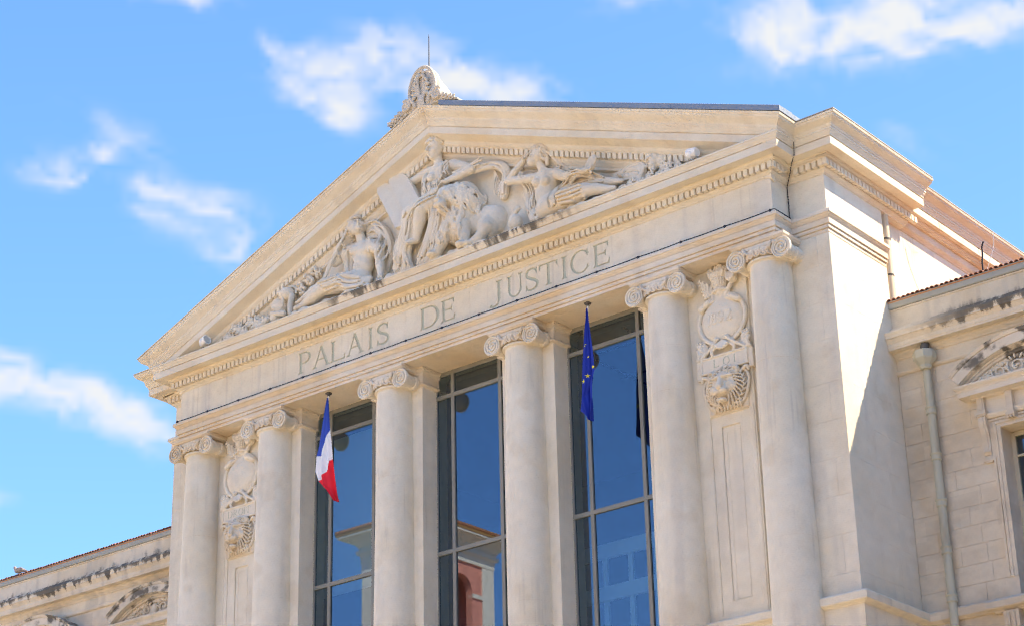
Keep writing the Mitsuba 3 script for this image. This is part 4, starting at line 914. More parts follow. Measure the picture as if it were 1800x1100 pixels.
# tablets
def tablet_mesh():
    w, h = 1.0, 1.0
    out = [(0, .0)]
    def arch(x0, x1, z, r): return [((x0+x1)/2-(x1-x0)/2*math.cos(t), z+r*math.sin(t)) for t in np.linspace(0, PI, 16)]
    p1 = Polygon([(0, 0), (.47, 0)]+arch(0, .47, .85, .19)[::-1])
    p2 = Polygon([(.44, 0), (1.0, 0)]+arch(.44, 1.0, .88, .25)[::-1])
    A, Bv, N = np.array([.86, .16, .08]), np.array([.90, -.24, -1.48]), np.array([-.10, -.93, .30]); N = N/np.linalg.norm(N)
    O = np.array([-1.74, -.26, 23.36])
    ms = []
    for p, d in ((p1, .10), (p2, .15)):
        m = trimesh.creation.extrude_polygon(p, 1.0, engine='earcut'); v = m.vertices
        m.vertices = O+v[:, :1]*A+(1-v[:, 1:2])*Bv*.92-Bv*.02+(v[:, 2:]*(d+.02)-.02)*N; ms.append(m)
    return cat(ms)
add('stone_tablets', tablet_mesh(), 'carved_limestone')
tag('stone_tablets', 'pair of round topped stone tablets leaning under the seated woman\'s arm', 'tablet')
# scales with their cloth
C = Clay((.95, -.34, 21.9), (2.05, .10, 23.1))
C.cone((1.0, -.26, 22.86), (1.56, -.06, 22.90), .03, .03, .01)
C.line([(1.15, -.2, 22.95), (1.5, -.14, 22.96), (1.8, -.1, 22.86), (1.92, -.06, 22.66), (1.80, -.04, 22.45)], .06, .05, .02).line([(1.1, -.22, 22.90), (1.45, -.16, 22.88), (1.7, -.12, 22.80), (1.86, -.08, 22.62)], .04, .05, .015).line([(1.3, -.2, 22.98), (1.65, -.14, 22.94), (1.88, -.1, 22.75)], .03, .03, .01)
for x in (1.50, 1.53, 1.58, 1.64): C.cone((1.52, -.06, 22.88), (x+(x-1.5)*1.0, -.05, 22.25), .016, .012, .006)
C.line([(1.86, -.06, 22.62), (1.84, -.05, 22.4), (1.80, -.05, 22.15), (1.70, -.04, 22.10)], .065, .045, .02).line([(1.76, -.04, 22.6), (1.78, -.05, 22.3), (1.72, -.05, 22.12)], .04, .04, .015)
C.ell((1.73, .0, 22.3), (.14, .09, .25), None, .03)
C.depth()
C.on_folds([(1.2, 22.98), (1.6, 22.96), (1.88, 22.75), (1.88, 22.3)], [(1.15, 22.84), (1.55, 22.82), (1.74, 22.66), (1.74, 22.3)], 4, .030, 3)
C.on_folds([(1.60, 22.5), (1.62, 22.15)], [(1.86, 22.5), (1.82, 22.12)], 4, .028, 4)
C.rough(.008, 12, 4)
add('balance_scale', C.mesh(), 'carved_limestone', True)
tag('balance_scale', 'carved scales of justice hung with cloth between the lion and the veiled woman', 'scales')
# lion
C = Clay((-.12, -1.0, 20.90), (2.0, .10, 23.0))
C.ell((1.12, .04, 21.68), (.52, .28, .44), None, .05).ell((1.50, .04, 21.66), (.26, .25, .34), None, .08).ell((1.36, -.12, 21.46), (.27, .22, .29), None, .02)
C.ell((.74, -.14, 22.22), (.40, .34, .56), None, .06).ell((.62, -.22, 21.75), (.38, .28, .50), None, .06)
hc, hf = np.array([.50, -.38, 22.34]), np.array([-.08, -1, -.18])
LS = .52; R = frame(hf, (.05, .0, 1)); P = lambda x, y, z: hc+LS*(R[0]*x+R[1]*y+R[2]*z)
C.ell(P(0, -.05, .05), np.array([LS, .5, .5])*LS, R, .03)
C.ell(P(0, .52, -.26), np.array([.22, .30, .22])*LS*1.05, R, .04)
C.cone(P(0, .15, .24), P(0, .72, -.12), .085, .062, .03).ell(P(0, .80, -.13), np.array([.14, .08, .09])*LS, R, .015)
for q in (-1, 1):
    C.ell(P(q*.20, .42, .06), np.array([.12, .10, .08])*LS, R, .02, cut=True); C.ell(P(q*.19, .36, .055), np.array([.075, .07, .06])*LS, R, .008)
    C.cone(P(q*.08, .46, .19), P(q*.34, .30, .20), .04, .03, .02); C.ell(P(q*.12, .70, -.32), np.array([.15, .16, .14])*LS, R, .02)
    C.ell(P(q*.36, .16, -.14), np.array([.2, .22, .24])*LS, R, .05)
C.cone(P(-.14, .80, -.46), P(.14, .80, -.46), .020, .020, .012, cut=True); C.ell(P(0, .58, -.56), np.array([.16, .2, .1])*LS, R, .02)
C.chain([(.52, -.36, 21.7), (.36, -.46, 21.35), (.22, -.50, 21.10)], [.17, .135, .105], .03).ell((.15, -.56, 21.06), (.13, .15, .085), None, .03)
C.chain([(.86, -.34, 21.6), (.94, -.42, 21.3), (.98, -.46, 21.08)], [.16, .125, .10], .03).ell((.95, -.53, 21.05), (.13, .15, .085), None, .03)
C.chain([(1.45, -.28, 21.4), (1.30, -.36, 21.16), (1.15, -.44, 21.06)], [.15, .11, .085], .03).ell((1.08, -.48, 21.04), (.13, .13, .075), None, .03)
for x in (.09, .14, .20, .89, .94, 1.0): C.cone((x, -.72, 21.07), (x, -.60, 21.10), .012, .012, .01, cut=True)
ground(C, .0, 1.9, 5)
C.depth(); rr = random.Random(8)
for i in range(95):        # mane: locks falling from the brow and neck
    a = rr.uniform(0, 1); x = .34+.80*a; z0 = 22.78-.55*max(0, a-.35)-.35*rr.random()
    if math.hypot(x-.42, z0-22.26) < .27: continue
    L = rr.uniform(.22, .42); w = rr.uniform(-.05, .05)
    C.on([(x, z0), (x+.05+w, z0-L*.33), (x+.03-w, z0-L*.66), (x+.09, z0-L)], .046, .026, .8, .004, 5)
    C.on([(x+.05, z0-.05), (x+.10+w, z0-L*.4), (x+.09, z0-L*.8)], .030, .022, .0, .006, 4, cut=True)
for i in range(60):
    x, z0 = rr.uniform(.22, .92), rr.uniform(21.45, 22.12)
    if x < .5 and z0 > 22.05: continue
    w = rr.uniform(-.04, .04); C.on([(x, z0), (x+w, z0-.12), (x-w, z0-.22), (x+.02, z0-.30)], .042, .018, .8, .004, 4)
C.rough(.016, 11, 6)
add('lion_statue', C.mesh(), 'carved_limestone', True)
tag('lion_statue', 'carved crouching lion with a shaggy mane beside the seated woman', 'lion')
# reclining veiled woman
C = Clay((1.85, -.76, 20.90), (5.2, .10, 23.12))
C.ell((3.0, -.10, 22.02), (.31, .22, .30), (lambda a: np.array([[math.cos(a), 0, math.sin(a)], [0, 1, 0], [-math.sin(a), 0, math.cos(a)]]))(.1), .05)
C.ell((2.97, -.14, 21.70), (.235, .19, .26), None, .08).ell((3.08, -.15, 21.36), (.33, .25, .28), None, .08)
C.ell((2.86, -.29, 21.98), (.11, .10, .11), None, .03).ell((3.10, -.29, 21.94), (.11, .10, .11), None, .03)
C.cone((2.96, -.12, 22.22), (2.86, -.16, 22.50), .11, .095, .05).cone((2.74, -.12, 22.19), (3.28, -.12, 22.10), .115, .115, .06)
head(C, (2.84, -.18, 22.66), (-.75, -.52, .30), (.35, .0, 1), .50, 'locks', 5)
C.chain([(2.72, -.14, 22.19), (2.4, -.2, 22.24), (2.04, -.22, 22.32)], [.11, .095, .085], .03).chain([(2.04, -.22, 22.32), (2.24, -.24, 22.48), (2.50, -.24, 22.66)], [.088, .075, .055], .02)
hand(C, (2.48, -.24, 22.64), (2.62, -.26, 22.84), (.6, .1, -.4), .26, .8)
C.chain([(3.30, -.14, 22.10), (3.58, -.30, 21.88), (3.86, -.46, 21.70)], [.12, .105, .095], .03).chain([(3.86, -.46, 21.70), (4.15, -.50, 21.68), (4.38, -.52, 21.66)], [.095, .085, .06], .02)
hand(C, (4.36, -.52, 21.66), (4.58, -.54, 21.60), (0, -.3, .9), .28, .9)
C.ell((4.44, -.46, 21.84), (.19, .05, .17), frame((.3, -1, .2)), .01).cone((4.48, -.54, 21.55), (4.46, -.50, 21.74), .03, .03, .01)
C.chain([(3.18, -.18, 21.38), (3.60, -.18, 21.50), (4.04, -.18, 21.62)], [.24, .21, .165], .05).chain([(4.04, -.18, 21.62), (4.46, -.2, 21.46), (4.85, -.24, 21.33)], [.155, .13, .08], .03).chain([(4.86, -.24, 21.32), (5.06, -.28, 21.26)], [.075, .045], .02)
C.chain([(3.16, -.28, 21.25), (3.7, -.42, 21.24), (4.22, -.44, 21.27)], [.24, .20, .16], .05).chain([(4.22, -.44, 21.27), (4.5, -.4, 21.22), (4.78, -.36, 21.14)], [.15, .12, .08], .03).chain([(4.78, -.36, 21.14), (4.96, -.4, 21.10)], [.075, .045], .02)
C.folds([(2.94, -.14, 22.92), (3.2, -.10, 22.76), (3.36, -.04, 22.45), (3.52, .0, 22.15)], [(2.98, -.10, 22.80), (3.1, -.08, 22.6), (3.24, -.02, 22.4), (3.38, .0, 22.18)], 6, .045, .02, 11)
C.line([(2.92, -.2, 22.94), (2.66, -.16, 22.86), (2.4, -.06, 22.76), (2.22, .0, 22.62)], .04, .035, .015).line([(2.9, -.22, 22.90), (3.02, -.24, 22.82), (3.08, -.2, 22.62), (3.06, -.16, 22.4)], .04, .04, .015)
C.sheet([(2.3, .04, 22.5), (2.3, .05, 22.0), (2.45, .04, 21.5)], [(2.8, .03, 22.3), (2.75, .03, 21.8), (2.75, .02, 21.3)], .06)
C.folds([(2.35, -.04, 21.75), (2.45, -.10, 21.5), (2.62, -.2, 21.2)], [(2.6, -.08, 21.8), (2.66, -.14, 21.45), (2.84, -.24, 21.15)], 5, .035, .02, 12)
C.ell((2.20, -.20, 21.30), (.16, .13, .17), None, .02).line([(2.0, -.1, 21.1), (2.08, -.2, 21.4), (2.28, -.2, 21.6)], .06, .05, .02)
ground(C, 2.0, 5.1, 9)
C.depth()
C.on_folds([(3.22, 21.66), (3.30, 21.4), (3.34, 21.12)], [(3.48, 21.70), (3.54, 21.4), (3.58, 21.12)], 4, .034, 4)
C.on_folds([(3.42, 21.74), (3.8, 21.82), (4.15, 21.82), (4.6, 21.5)], [(3.5, 21.36), (3.9, 21.44), (4.25, 21.46), (4.7, 21.34)], 6, .032, 9)
C.on_folds([(3.56, 21.36), (3.95, 21.36), (4.35, 21.36)], [(3.66, 21.08), (4.0, 21.08), (4.4, 21.12)], 4, .032, 10)
C.on_folds([(3.05, 22.9), (3.3, 22.6), (3.5, 22.2)], [(2.98, 22.7), (3.16, 22.45), (3.36, 22.2)], 4, .034, 11)
C.on_folds([(2.3, 22.4), (2.35, 21.9), (2.5, 21.3)], [(2.7, 22.2), (2.75, 21.8), (2.8, 21.2)], 6, .03, 13)
C.rough(.010, 9, 7)
add('statue_001', C.mesh(), 'carved_limestone', True)
tag('statue_001', 'carved reclining woman under a veil holding up a hand mirror, right of the lion', 'statue')
# reclining man with a staff
C = Clay((-4.45, -.76, 20.90), (-1.35, .10, 23.12))
C.ell((-2.30, -.08, 22.05), (.36, .22, .30), None, .05).ell((-2.32, -.12, 21.70), (.27, .20, .28), None, .08).ell((-2.42, -.14, 21.36), (.34, .25, .25), None, .08)
C.ell((-2.46, -.26, 22.10), (.15, .07, .11), None, .04).ell((-2.16, -.25, 22.04), (.15, .07, .11), None, .04)
for z in (21.88, 21.74, 21.60): C.cone((-2.44, -.315, z), (-2.18, -.315, z-.02), .012, .012, .02, cut=True)
C.cone((-2.31, -.31, 21.95), (-2.33, -.31, 21.45), .012, .012, .02, cut=True)
C.cone((-2.36, -.10, 22.28), (-2.42, -.14, 22.52), .12, .105, .05).cone((-2.72, -.10, 22.24), (-1.90, -.10, 22.12), .13, .13, .06)
head(C, (-2.48, -.17, 22.72), (.62, -.62, .38), (-.18, 0, 1), .52, 'curls', 9)
C.chain([(-2.74, -.10, 22.22), (-2.96, -.16, 22.12), (-3.14, -.2, 22.02)], [.125, .11, .10], .03).chain([(-3.14, -.2, 22.02), (-3.04, -.24, 22.2), (-2.92, -.26, 22.40)], [.10, .09, .065], .02)
hand(C, (-2.93, -.26, 22.38), (-2.80, -.26, 22.60), (.5, .2, -.2), .27, .9)
C.chain([(-1.90, -.10, 22.12), (-1.78, -.16, 21.88), (-1.73, -.2, 21.62)], [.135, .12, .105], .03).chain([(-1.73, -.2, 21.62), (-1.66, -.26, 21.40), (-1.60, -.32, 21.16)], [.105, .09, .065], .02)
hand(C, (-1.60, -.32, 21.18), (-1.55, -.42, 21.02), (-.2, .6, -.3), .26, .4)
C.cone((-1.98, -.2, 22.10), (-1.78, -.22, 21.94), .14, .135, .02); C.line([(-1.98, -.3, 22.26), (-1.92, -.32, 22.1), (-1.90, -.3, 21.9)], .025, .02, .012); C.line([(-2.05, -.28, 22.26), (-2.02, -.32, 22.08), (-2.0, -.3, 21.9)], .025, .02, .012)
C.cone((-2.66, -.32, 22.66), (-3.42, -.42, 21.36), .030, .045, .008).cone((-2.74, -.36, 22.46), (-3.2, -.42, 21.8), .02, .02, .008)
C.sheet([(-2.72, -.22, 21.5), (-2.5, -.32, 21.34), (-2.2, -.34, 21.26), (-1.95, -.28, 21.24)], [(-2.86, -.28, 21.3), (-2.6, -.38, 21.16), (-2.3, -.40, 21.08), (-2.0, -.34, 21.08)], .06)
C.chain([(-2.5, -.22, 21.36), (-2.9, -.34, 21.36), (-3.28, -.40, 21.36)], [.24, .21, .165], .05).chain([(-3.28, -.40, 21.36), (-3.65, -.36, 21.26), (-4.0, -.34, 21.18)], [.16, .14, .08], .03).chain([(-4.0, -.34, 21.18), (-4.2, -.4, 21.14)], [.075, .05], .02)
C.chain([(-2.5, -.1, 21.3), (-2.95, -.16, 21.5), (-3.40, -.2, 21.58)], [.2, .19, .16], .05).chain([(-3.40, -.2, 21.58), (-3.8, -.2, 21.5), (-4.12, -.2, 21.42)], [.15, .13, .08], .03).chain([(-4.12, -.2, 21.42), (-4.3, -.24, 21.36)], [.07, .05], .02)
C.folds([(-2.30, .0, 22.66), (-2.0, -.04, 22.74), (-1.66, .0, 22.44), (-1.52, .02, 21.9), (-1.72, .02, 21.4)], [(-2.26, .0, 22.42), (-1.98, -.02, 22.4), (-1.80, .0, 22.2), (-1.74, .02, 21.8), (-1.84, .02, 21.4)], 6, .05, .03, 7)
C.folds([(-2.84, -.04, 22.42), (-2.92, -.06, 22.0), (-2.86, -.08, 21.6)], [(-2.62, -.06, 22.4), (-2.74, -.06, 22.0), (-2.72, -.08, 21.6)], 4, .05, .03, 8)
ground(C, -4.3, -1.4, 12)
C.depth()
C.on_folds([(-2.76, 21.62), (-2.5, 21.44), (-2.2, 21.34), (-1.95, 21.3)], [(-2.9, 21.3), (-2.6, 21.14), (-2.3, 21.06), (-2.0, 21.06)], 6, .034, 5)
C.on_folds([(-2.72, 21.6), (-3.0, 21.56), (-3.35, 21.56)], [(-2.66, 21.2), (-2.95, 21.18), (-3.3, 21.2)], 5, .032, 6)
C.on_folds([(-2.26, 22.7), (-1.95, 22.78), (-1.62, 22.4), (-1.50, 21.9), (-1.7, 21.4)], [(-2.24, 22.5), (-2.0, 22.48), (-1.84, 22.2), (-1.78, 21.85), (-1.84, 21.4)], 5, .038, 7)
C.on_folds([(-2.9, 22.4), (-2.98, 22.0), (-2.92, 21.6)], [(-2.66, 22.3), (-2.76, 22.0), (-2.72, 21.65)], 4, .034, 8)
C.rough(.010, 9, 8)
add('statue_002', C.mesh(), 'carved_limestone', True)
tag('statue_002', 'carved reclining bare chested man leaning on a staff, left of the tablets', 'statue')
# trophies in the corners
def leaf(C, base, tip, w, lobes=4, bend=.05):
    b, t = np.array(base, float), np.array(tip, float); d = t-b; L = np.linalg.norm(d); d /= L
    up = np.array([0, -1, 0.]); sd = np.cross(d, up); sd /= np.linalg.norm(sd)
    C.chain([b, b+d*L*.5+up*bend, t], [w*.16, w*.16, w*.06], .01)
    for i in range(lobes):
        f = (i+.5)/lobes; o = b+d*L*f+up*bend*math.sin(PI*f)
        for q in (-1, 1): C.chain([o, o+(d*.5+sd*q)*w*.40*(1-.45*f)+up*.01, o+(d*.95+sd*q*1.15)*w*.55*(1-.55*f)-up*.015], [w*.16, w*.15, w*.05], .008)
C = Clay((-6.85, -.5, 20.92), (-3.7, .10, 22.4))
for i, (x, z, w) in enumerate(((-6.5, 21.10, .20), (-6.3, 21.2, .24), (-6.05, 21.12, .24), (-5.75, 21.2, .28), (-5.5, 21.12, .26))):
    leaf(C, (x+.25, -.15, z-.06), (x-.12, -.26-.02*(i % 2), z+.10+.05*(i % 2)), w, 4); leaf(C, (x+.2, -.12, z), (x+.02, -.2, z+.22), w*.8, 3)
C.ell((-6.55, -.2, 21.12), (.10, .1, .09), None, .02)
C.chain([(-5.55, -.2, 21.12), (-5.2, -.3, 21.2)], [.10, .07], .02).ell((-4.98, -.24, 21.2), (.15, .14, .13), None, .02).cone((-5.0, -.36, 21.26), (-4.62, -.34, 21.16), .05, .07, .02)
C.ell((-5.02, -.08, 21.55), (.28, .14, .20), frame((0, -1, 0), (.45, 0, 1)), .03)
C.ell((-4.68, -.2, 21.70), (.19, .17, .17), None, .02); C.ell((-4.86, -.24, 21.76), (.1, .1, .06), None, .02); C.cone((-4.7, -.3, 21.58), (-4.72, -.3, 21.36), .04, .03, .01); C.line([(-4.88, -.12, 21.85), (-4.7, -.12, 21.93), (-4.5, -.1, 21.85), (-4.44, -.14, 21.68)], .03, .025, .012)
C.line([(-4.5, -.2, 21.6), (-4.46, -.3, 21.35), (-4.4, -.36, 21.1)], .07, .05, .02).cone((-4.4, -.3, 21.05), (-4.2, -.36, 21.06), .06, .05, .02)
rr = random.Random(31)
for x, z in ((-4.36, 21.84), (-4.14, 21.98), (-4.26, 21.70), (-3.92, 22.10), (-4.02, 21.86)):
    for k in range(6):
        a = k*PI/3+rr.random(); C.ell((x+.075*math.cos(a), -.10, z+.075*math.sin(a)), (.05, .06, .045), frame((0, -1, 0), (math.cos(a), 0, math.sin(a))), .008)
    C.ell((x, -.16, z), (.035, .04, .035), None, .006)
for k in range(16):
    x = -4.6+rr.uniform(0, .85); leaf(C, (x, .0, 21.6+.42*(x+4.6)), (x+rr.uniform(-.12, .12), -.06, 21.72+.45*(x+4.6)), .12, 3)
ground(C, -6.6, -4.0, 15, 20.98, -.35)
C.rough(.010, 14, 9)
add('trophy_carving', C.mesh(), 'carved_limestone', True)
tag('trophy_carving', 'carved helmet, armour, flowers and leaves tapering into the left corner of the pediment', 'carving')
C = Clay((4.5, -.5, 20.92), (6.75, .10, 21.95))
head(C, (5.80, -.16, 21.46), (-.55, -.75, -.30), (-.1, 0, 1), .36, 'curls', 21, True)
C.ell((5.98, -.1, 21.45), (.15, .14, .16), None, .03)
C.folds([(4.78, -.02, 21.62), (5.1, -.06, 21.62), (5.42, -.10, 21.58), (5.6, -.16, 21.42)], [(4.74, -.04, 21.40), (5.1, -.08, 21.34), (5.4, -.16, 21.26), (5.5, -.2, 21.12)], 6, .045, .008, 14)
C.box((4.76, -.02, 21.52), (.10, .045, .13), frame((0, -1, 0), (.1, 0, 1)), .01); C.cone((5.46, -.24, 21.14), (5.60, -.24, 21.38), .08, .03, .01)
hand(C, (4.86, -.1, 21.5), (5.06, -.18, 21.44), (0, -.4, -.8), .22, .6)
for i in range(7):
    x = 5.0+.23*i; leaf(C, (x-.1, -.2, 21.06), (x+.2, -.32, 21.06+.10*(i % 2)), .17, 4)
for x in (6.05, 6.2, 6.38): leaf(C, (x-.12, -.1, 21.16), (x+.08, -.2, 21.34-.3*(x-6.05)), .18, 4)
ground(C, 4.6, 6.6, 18, 20.98, -.35)
C.depth(); C.on_folds([(4.95, 21.58), (5.3, 21.56), (5.55, 21.4)], [(4.95, 21.34), (5.3, 21.26), (5.46, 21.14)], 5, .026, 3)
C.rough(.010, 14, 10)
add('trophy_carving_001', C.mesh(), 'carved_limestone', True)
tag('trophy_carving_001', 'carved bearded mask, drapery and leaves tapering into the right corner of the pediment', 'carving')

# acroterion on the apex
C = Clay((-1.05, -.86, 24.55), (1.05, .25, 25.95), .014)
ov = lambda t: (.40*math.sin(t)*(1 if abs(math.sin(t)) else 1), .76*math.cos(t))
for sl in range(9):       # the domed body drawn back from the face
    q = sl/8; C.cone((0, -.60+.75*q, 24.92), (0, -.60+.75*q, 25.28-.10*q), .36*(1-.12*q), .34*(1-.12*q)*(1-.35*q*q), .03)
C.ell((0, -.52, 25.13), (.40, .16, .62), None, .03)
C.F[:, :, :] = np.maximum(C.F, -(C.ax[1][None, :, None]+.70)*np.ones((C.n[0], 1, C.n[2]), np.float32))
rim = [(.385*math.sin(t), -.70, 25.13+.60*math.cos(t)) for t in np.linspace(-2.0, 2.0, 30)]
C.chain(rim, .038, .01)
for k in range(6):
    a = k*PI/3; C.ell((.07*math.cos(a), -.74, 25.56+.07*math.sin(a)), (.045, .035, .04), None, .008)
C.ell((0, -.77, 25.56), (.03, .02, .03), None, .006, cut=True)
for s in (-1, 1):
    for k in range(5):
        a = .25+k*.34; L = .50-.055*k
        C.line([(s*.04, -.71, 24.98), (s*(.06+.10*math.sin(a)), -.74, 25.05+.2*math.cos(a)), (s*L*.75*math.sin(a), -.75, 25.0+L*.86*math.cos(a)), (s*(L*.62*math.sin(a)+.01), -.76, 25.0+L*.98*math.cos(a))], .022, .040, .008)
    t = np.linspace(0, 1, 22); C.chain([(s*(.46+.15*(1-.8*q)*math.cos(1.2+q*9)), -.73-.01*q, 24.96-.08+.15*(1-.8*q)*math.sin(1.2+q*9)) for q in t], np.linspace(.045, .03, 22), .008)
    C.ell((s*.46, -.66, 24.86), (.15, .08, .14), None, .02)
    C.line([(s*.36, -.72, 25.06), (s*.25, -.74, 24.92), (s*.2, -.72, 24.78)], .04, .04, .01)
    for k in range(4): leaf(C, (s*(.55+.10*k), -.68, 24.74-.045*k), (s*(.70+.10*k), -.74, 24.78-.06*k), .13, 3, .02)
    C.box((s*.72, -.55, 24.66), (.30, .14, .05), frame((0, -1, 0), (s*.39, 0, 1)), .01)
for x in (-.09, -.045, 0, .045, .09): C.line([(x, -.72, 24.72), (x*.8, -.75, 24.86), (x*1.1, -.72, 25.0)], .022, .02, .006)
C.box((0, -.48, 24.80), (.45, .2, .10), None, .02)
add('roof_ornament', C.mesh(), 'ornament_limestone', True)
tag('roof_ornament', 'carved stone shell ornament with scrolls and a rosette on the pediment apex', 'ornament')

# cartouches in the side bays
def cartouche():
    C = Clay((-.72, -.47, 15.93), (.78, .08, 19.06), .0125)      # origin: niche centre, wall face at y = 0
    # flaming torch
    rr = random.Random(41)
    for k in range(38):
        x = rr.uniform(-.21, .22); z1 = 19.045-.35*abs(x)+.03*rr.random(); y = -.10-.09*rr.random()
        C.line([(x*.75, y+.02, 18.80), (x*.95+.02, y-.02, 18.88), (x, y, 18.95), (x+rr.uniform(-.06, .06), y+.02, z1)], .034, .012, .003, 4)
    C.cone((0, -.02, 18.52), (0, -.02, 18.78), .11, .17, .01)
    for k in range(9): a = -1.25+k*.31; C.cone((.115*math.sin(a), -.02-.115*math.cos(a), 18.54), (.175*math.sin(a), -.02-.175*math.cos(a), 18.75), .016, .024, .003)
    for z, r in ((18.795, .195), (18.64, .165), (18.56, .14)): C.ell((0, -.02, z), (r, r, .026), None, .004)
    # leaf sheaf and poppy head either side
    for k in range(6): leaf(C, (-.16, -.04, 18.50+.02*k), (-.34-.02*k, -.11-.01*k, 18.46+.075*k), .13, 4, .03)
    C.line([(.14, -.04, 18.40), (.20, -.08, 18.50), (.27, -.09, 18.60)], .045, .04, .01)
    C.ell((.32, -.09, 18.72), (.105, .10, .12), None, .01)
    for k in range(7): a = -1.1+k*.37; C.line([(.29, -.17, 18.62), (.32+.10*math.sin(a), -.19, 18.70), (.33+.12*math.sin(a), -.15, 18.82)], .016, .020, .003, 4)
    # shield with a rolled rim
    C.ell((0, -.0, 17.93), (.50, .17, .48), None, .02); C.box((0, -.03, 18.40), (.17, .05, .16), None, .03, .04)
    C.chain([(.54*math.sin(t), -.055, 17.93+.52*math.cos(t)) for t in np.linspace(.42, 2*PI-.42, 44)], .042, .012)
    C.line([(-.2, -.10, 18.5), (0, -.13, 18.54), (.2, -.10, 18.5)], .03, .03, .012).line([(-.17, -.08, 18.46), (-.15, -.09, 18.36), (-.24, -.12, 18.3)], .03, .03, .012).line([(.17, -.08, 18.46), (.15, -.09, 18.36), (.24, -.12, 18.3)], .03, .03, .012)
    for s in (-1, 1): C.ell((s*.30, -.12, 18.30), (.075, .06, .06), None, .012); C.cone((s*.26, -.12, 18.33), (s*.44, -.12, 18.22), .055, .06, .012)
    # shell and ribbons between shield and plaque
    for k in range(7): a = (k-3)*.32; C.cone((0, -.11, 17.46), (.17*math.sin(a), -.15, 17.46-.16*math.cos(a)), .02, .034, .006)
    C.ell((-.12, -.13, 17.5), (.06, .05, .05), None, .01).ell((.12, -.13, 17.5), (.06, .05, .05), None, .01)
    for s in (-1, 1):
        C.line([(s*.14, -.12, 17.47), (s*.30, -.11, 17.34), (s*.50, -.10, 17.22)], .038, .03, .012); C.line([(s*.14, -.10, 17.38), (s*.26, -.11, 17.28), (s*.24, -.1, 17.2)], .028, .03, .012)
        for k in range(4): leaf(C, (s*.40, -.03, 17.32+.05*k), (s*(.58+.02*(k % 2)), -.08, 17.24+.09*k), .16, 3, .02)
        C.line([(s*.6, -.08, 17.2), (s*.56, -.10, 17.3), (s*.60, -.08, 17.4)], .04, .03, .012)
    # plaque
    C.box((0, -.04, 17.03), (.55, .07, .175), None, .008, .006); C.box((0, -.115, 17.03), (.505, .03, .135), None, .004, .004, cut=True)
    for s in (-1, 1): C.box((s*.60, -.02, 16.97), (.055, .06, .20), None, .01, .01)
    # lion mask
    c = np.array([.0, -.05, 16.50]); f = 1.22
    C.ell(c+[0, .03, -.04], (.43, .14, .41), None, .03)
    for k in range(110):
        a = -PI*.5+PI*2*(k+.5)/110
        if abs(math.cos(a)) < .30 and math.sin(a) < 0: continue
        j = k % 4; q0 = (.24, .32, .28, .36)[j]; q1 = (.36, .44, .42, .47)[j]; sg = (1 if math.cos(a) > 0 else -1)*(1 if j < 3 else -1); dp = (-.14, -.08, -.11, -.05)[j]
        p = lambda r, da, y: c+np.array([r*math.cos(a+da)*1.02, y, r*math.sin(a+da)-.02])
        C.line([p(q0, 0, dp), p(q0+.06, -.06*sg, dp-.02), p(q1*.95, -.16*sg, dp), p(q1, -.26*sg, dp+.04)], .022, .010, .003, 4)
    C.ell(c+[0, -.10, .03], (.20*f, .13, .22*f), None, .015).ell(c+[0, -.15, -.12], (.13*f, .13, .10*f), None, .015).cone(c+[0, -.19, .17], c+[0, -.29, -.06], .05, .065, .012).ell(c+[0, -.30, -.075], (.075, .035, .045), None, .006)
    for s in (-1, 1):
        C.ell(c+[s*.125, -.24, .08], (.072, .09, .048), None, .006, cut=True).ell(c+[s*.125, -.165, .075], (.044, .035, .032), None, .003).cone(c+[s*.045, -.24, .155], c+[s*.22, -.17, .165], .034, .026, .006)
        C.ell(c+[s*.085, -.26, -.155], (.08, .065, .06), None, .005).ell(c+[s*.28, -.09, .27], (.085, .08, .09), None, .008).ell(c+[s*.275, -.17, .265], (.042, .07, .05), None, .006, cut=True)
        C.ell(c+[s*.20, -.14, -.06], (.09, .07, .10), None, .02)
    C.ell(c+[0, -.27, -.245], (.11, .11, .038), None, .004, cut=True).ell(c+[0, -.20, -.325], (.10, .08, .045), None, .01)
    for k in range(9): x = -.3+.075*k; C.line([(x, -.08, 16.16), (x+.02, -.10, 16.09), (x, -.06, 16.02)], .03, .015, .01)
    for s in (-1, 1): C.line([(s*.42, -.04, 16.78), (s*.52, -.06, 16.6), (s*.48, -.06, 16.35), (s*.38, -.06, 16.15), (s*.2, -.05, 16.05)], .03, .025, .012); C.line([(s*.40, -.08, 16.76), (s*.5, -.1, 16.8), (s*.54, -.08, 16.72)], .035, .025, .012)
    C.box((0, .02, 16.42), (.46, .05, .42), None, .03, .02)
    C.rough(.006, 18, 12)
    return C.mesh()
cm = mikit.ply(cartouche(), 'carved_limestone', True)
def word_on(parent, text, x0, z0, h, y, gap=.18):
    x = x0
    for c in text:
        g, w = glyph(c); g = aff.affine_transform(g, [h, 0, 0, h, x, z0]); x += (w+gap)*h
        add(parent+'__letter', extrude_y(g, y, y+.006), 'letter_green' if parent.endswith('!') is False and h < .2 else 'carved_limestone')
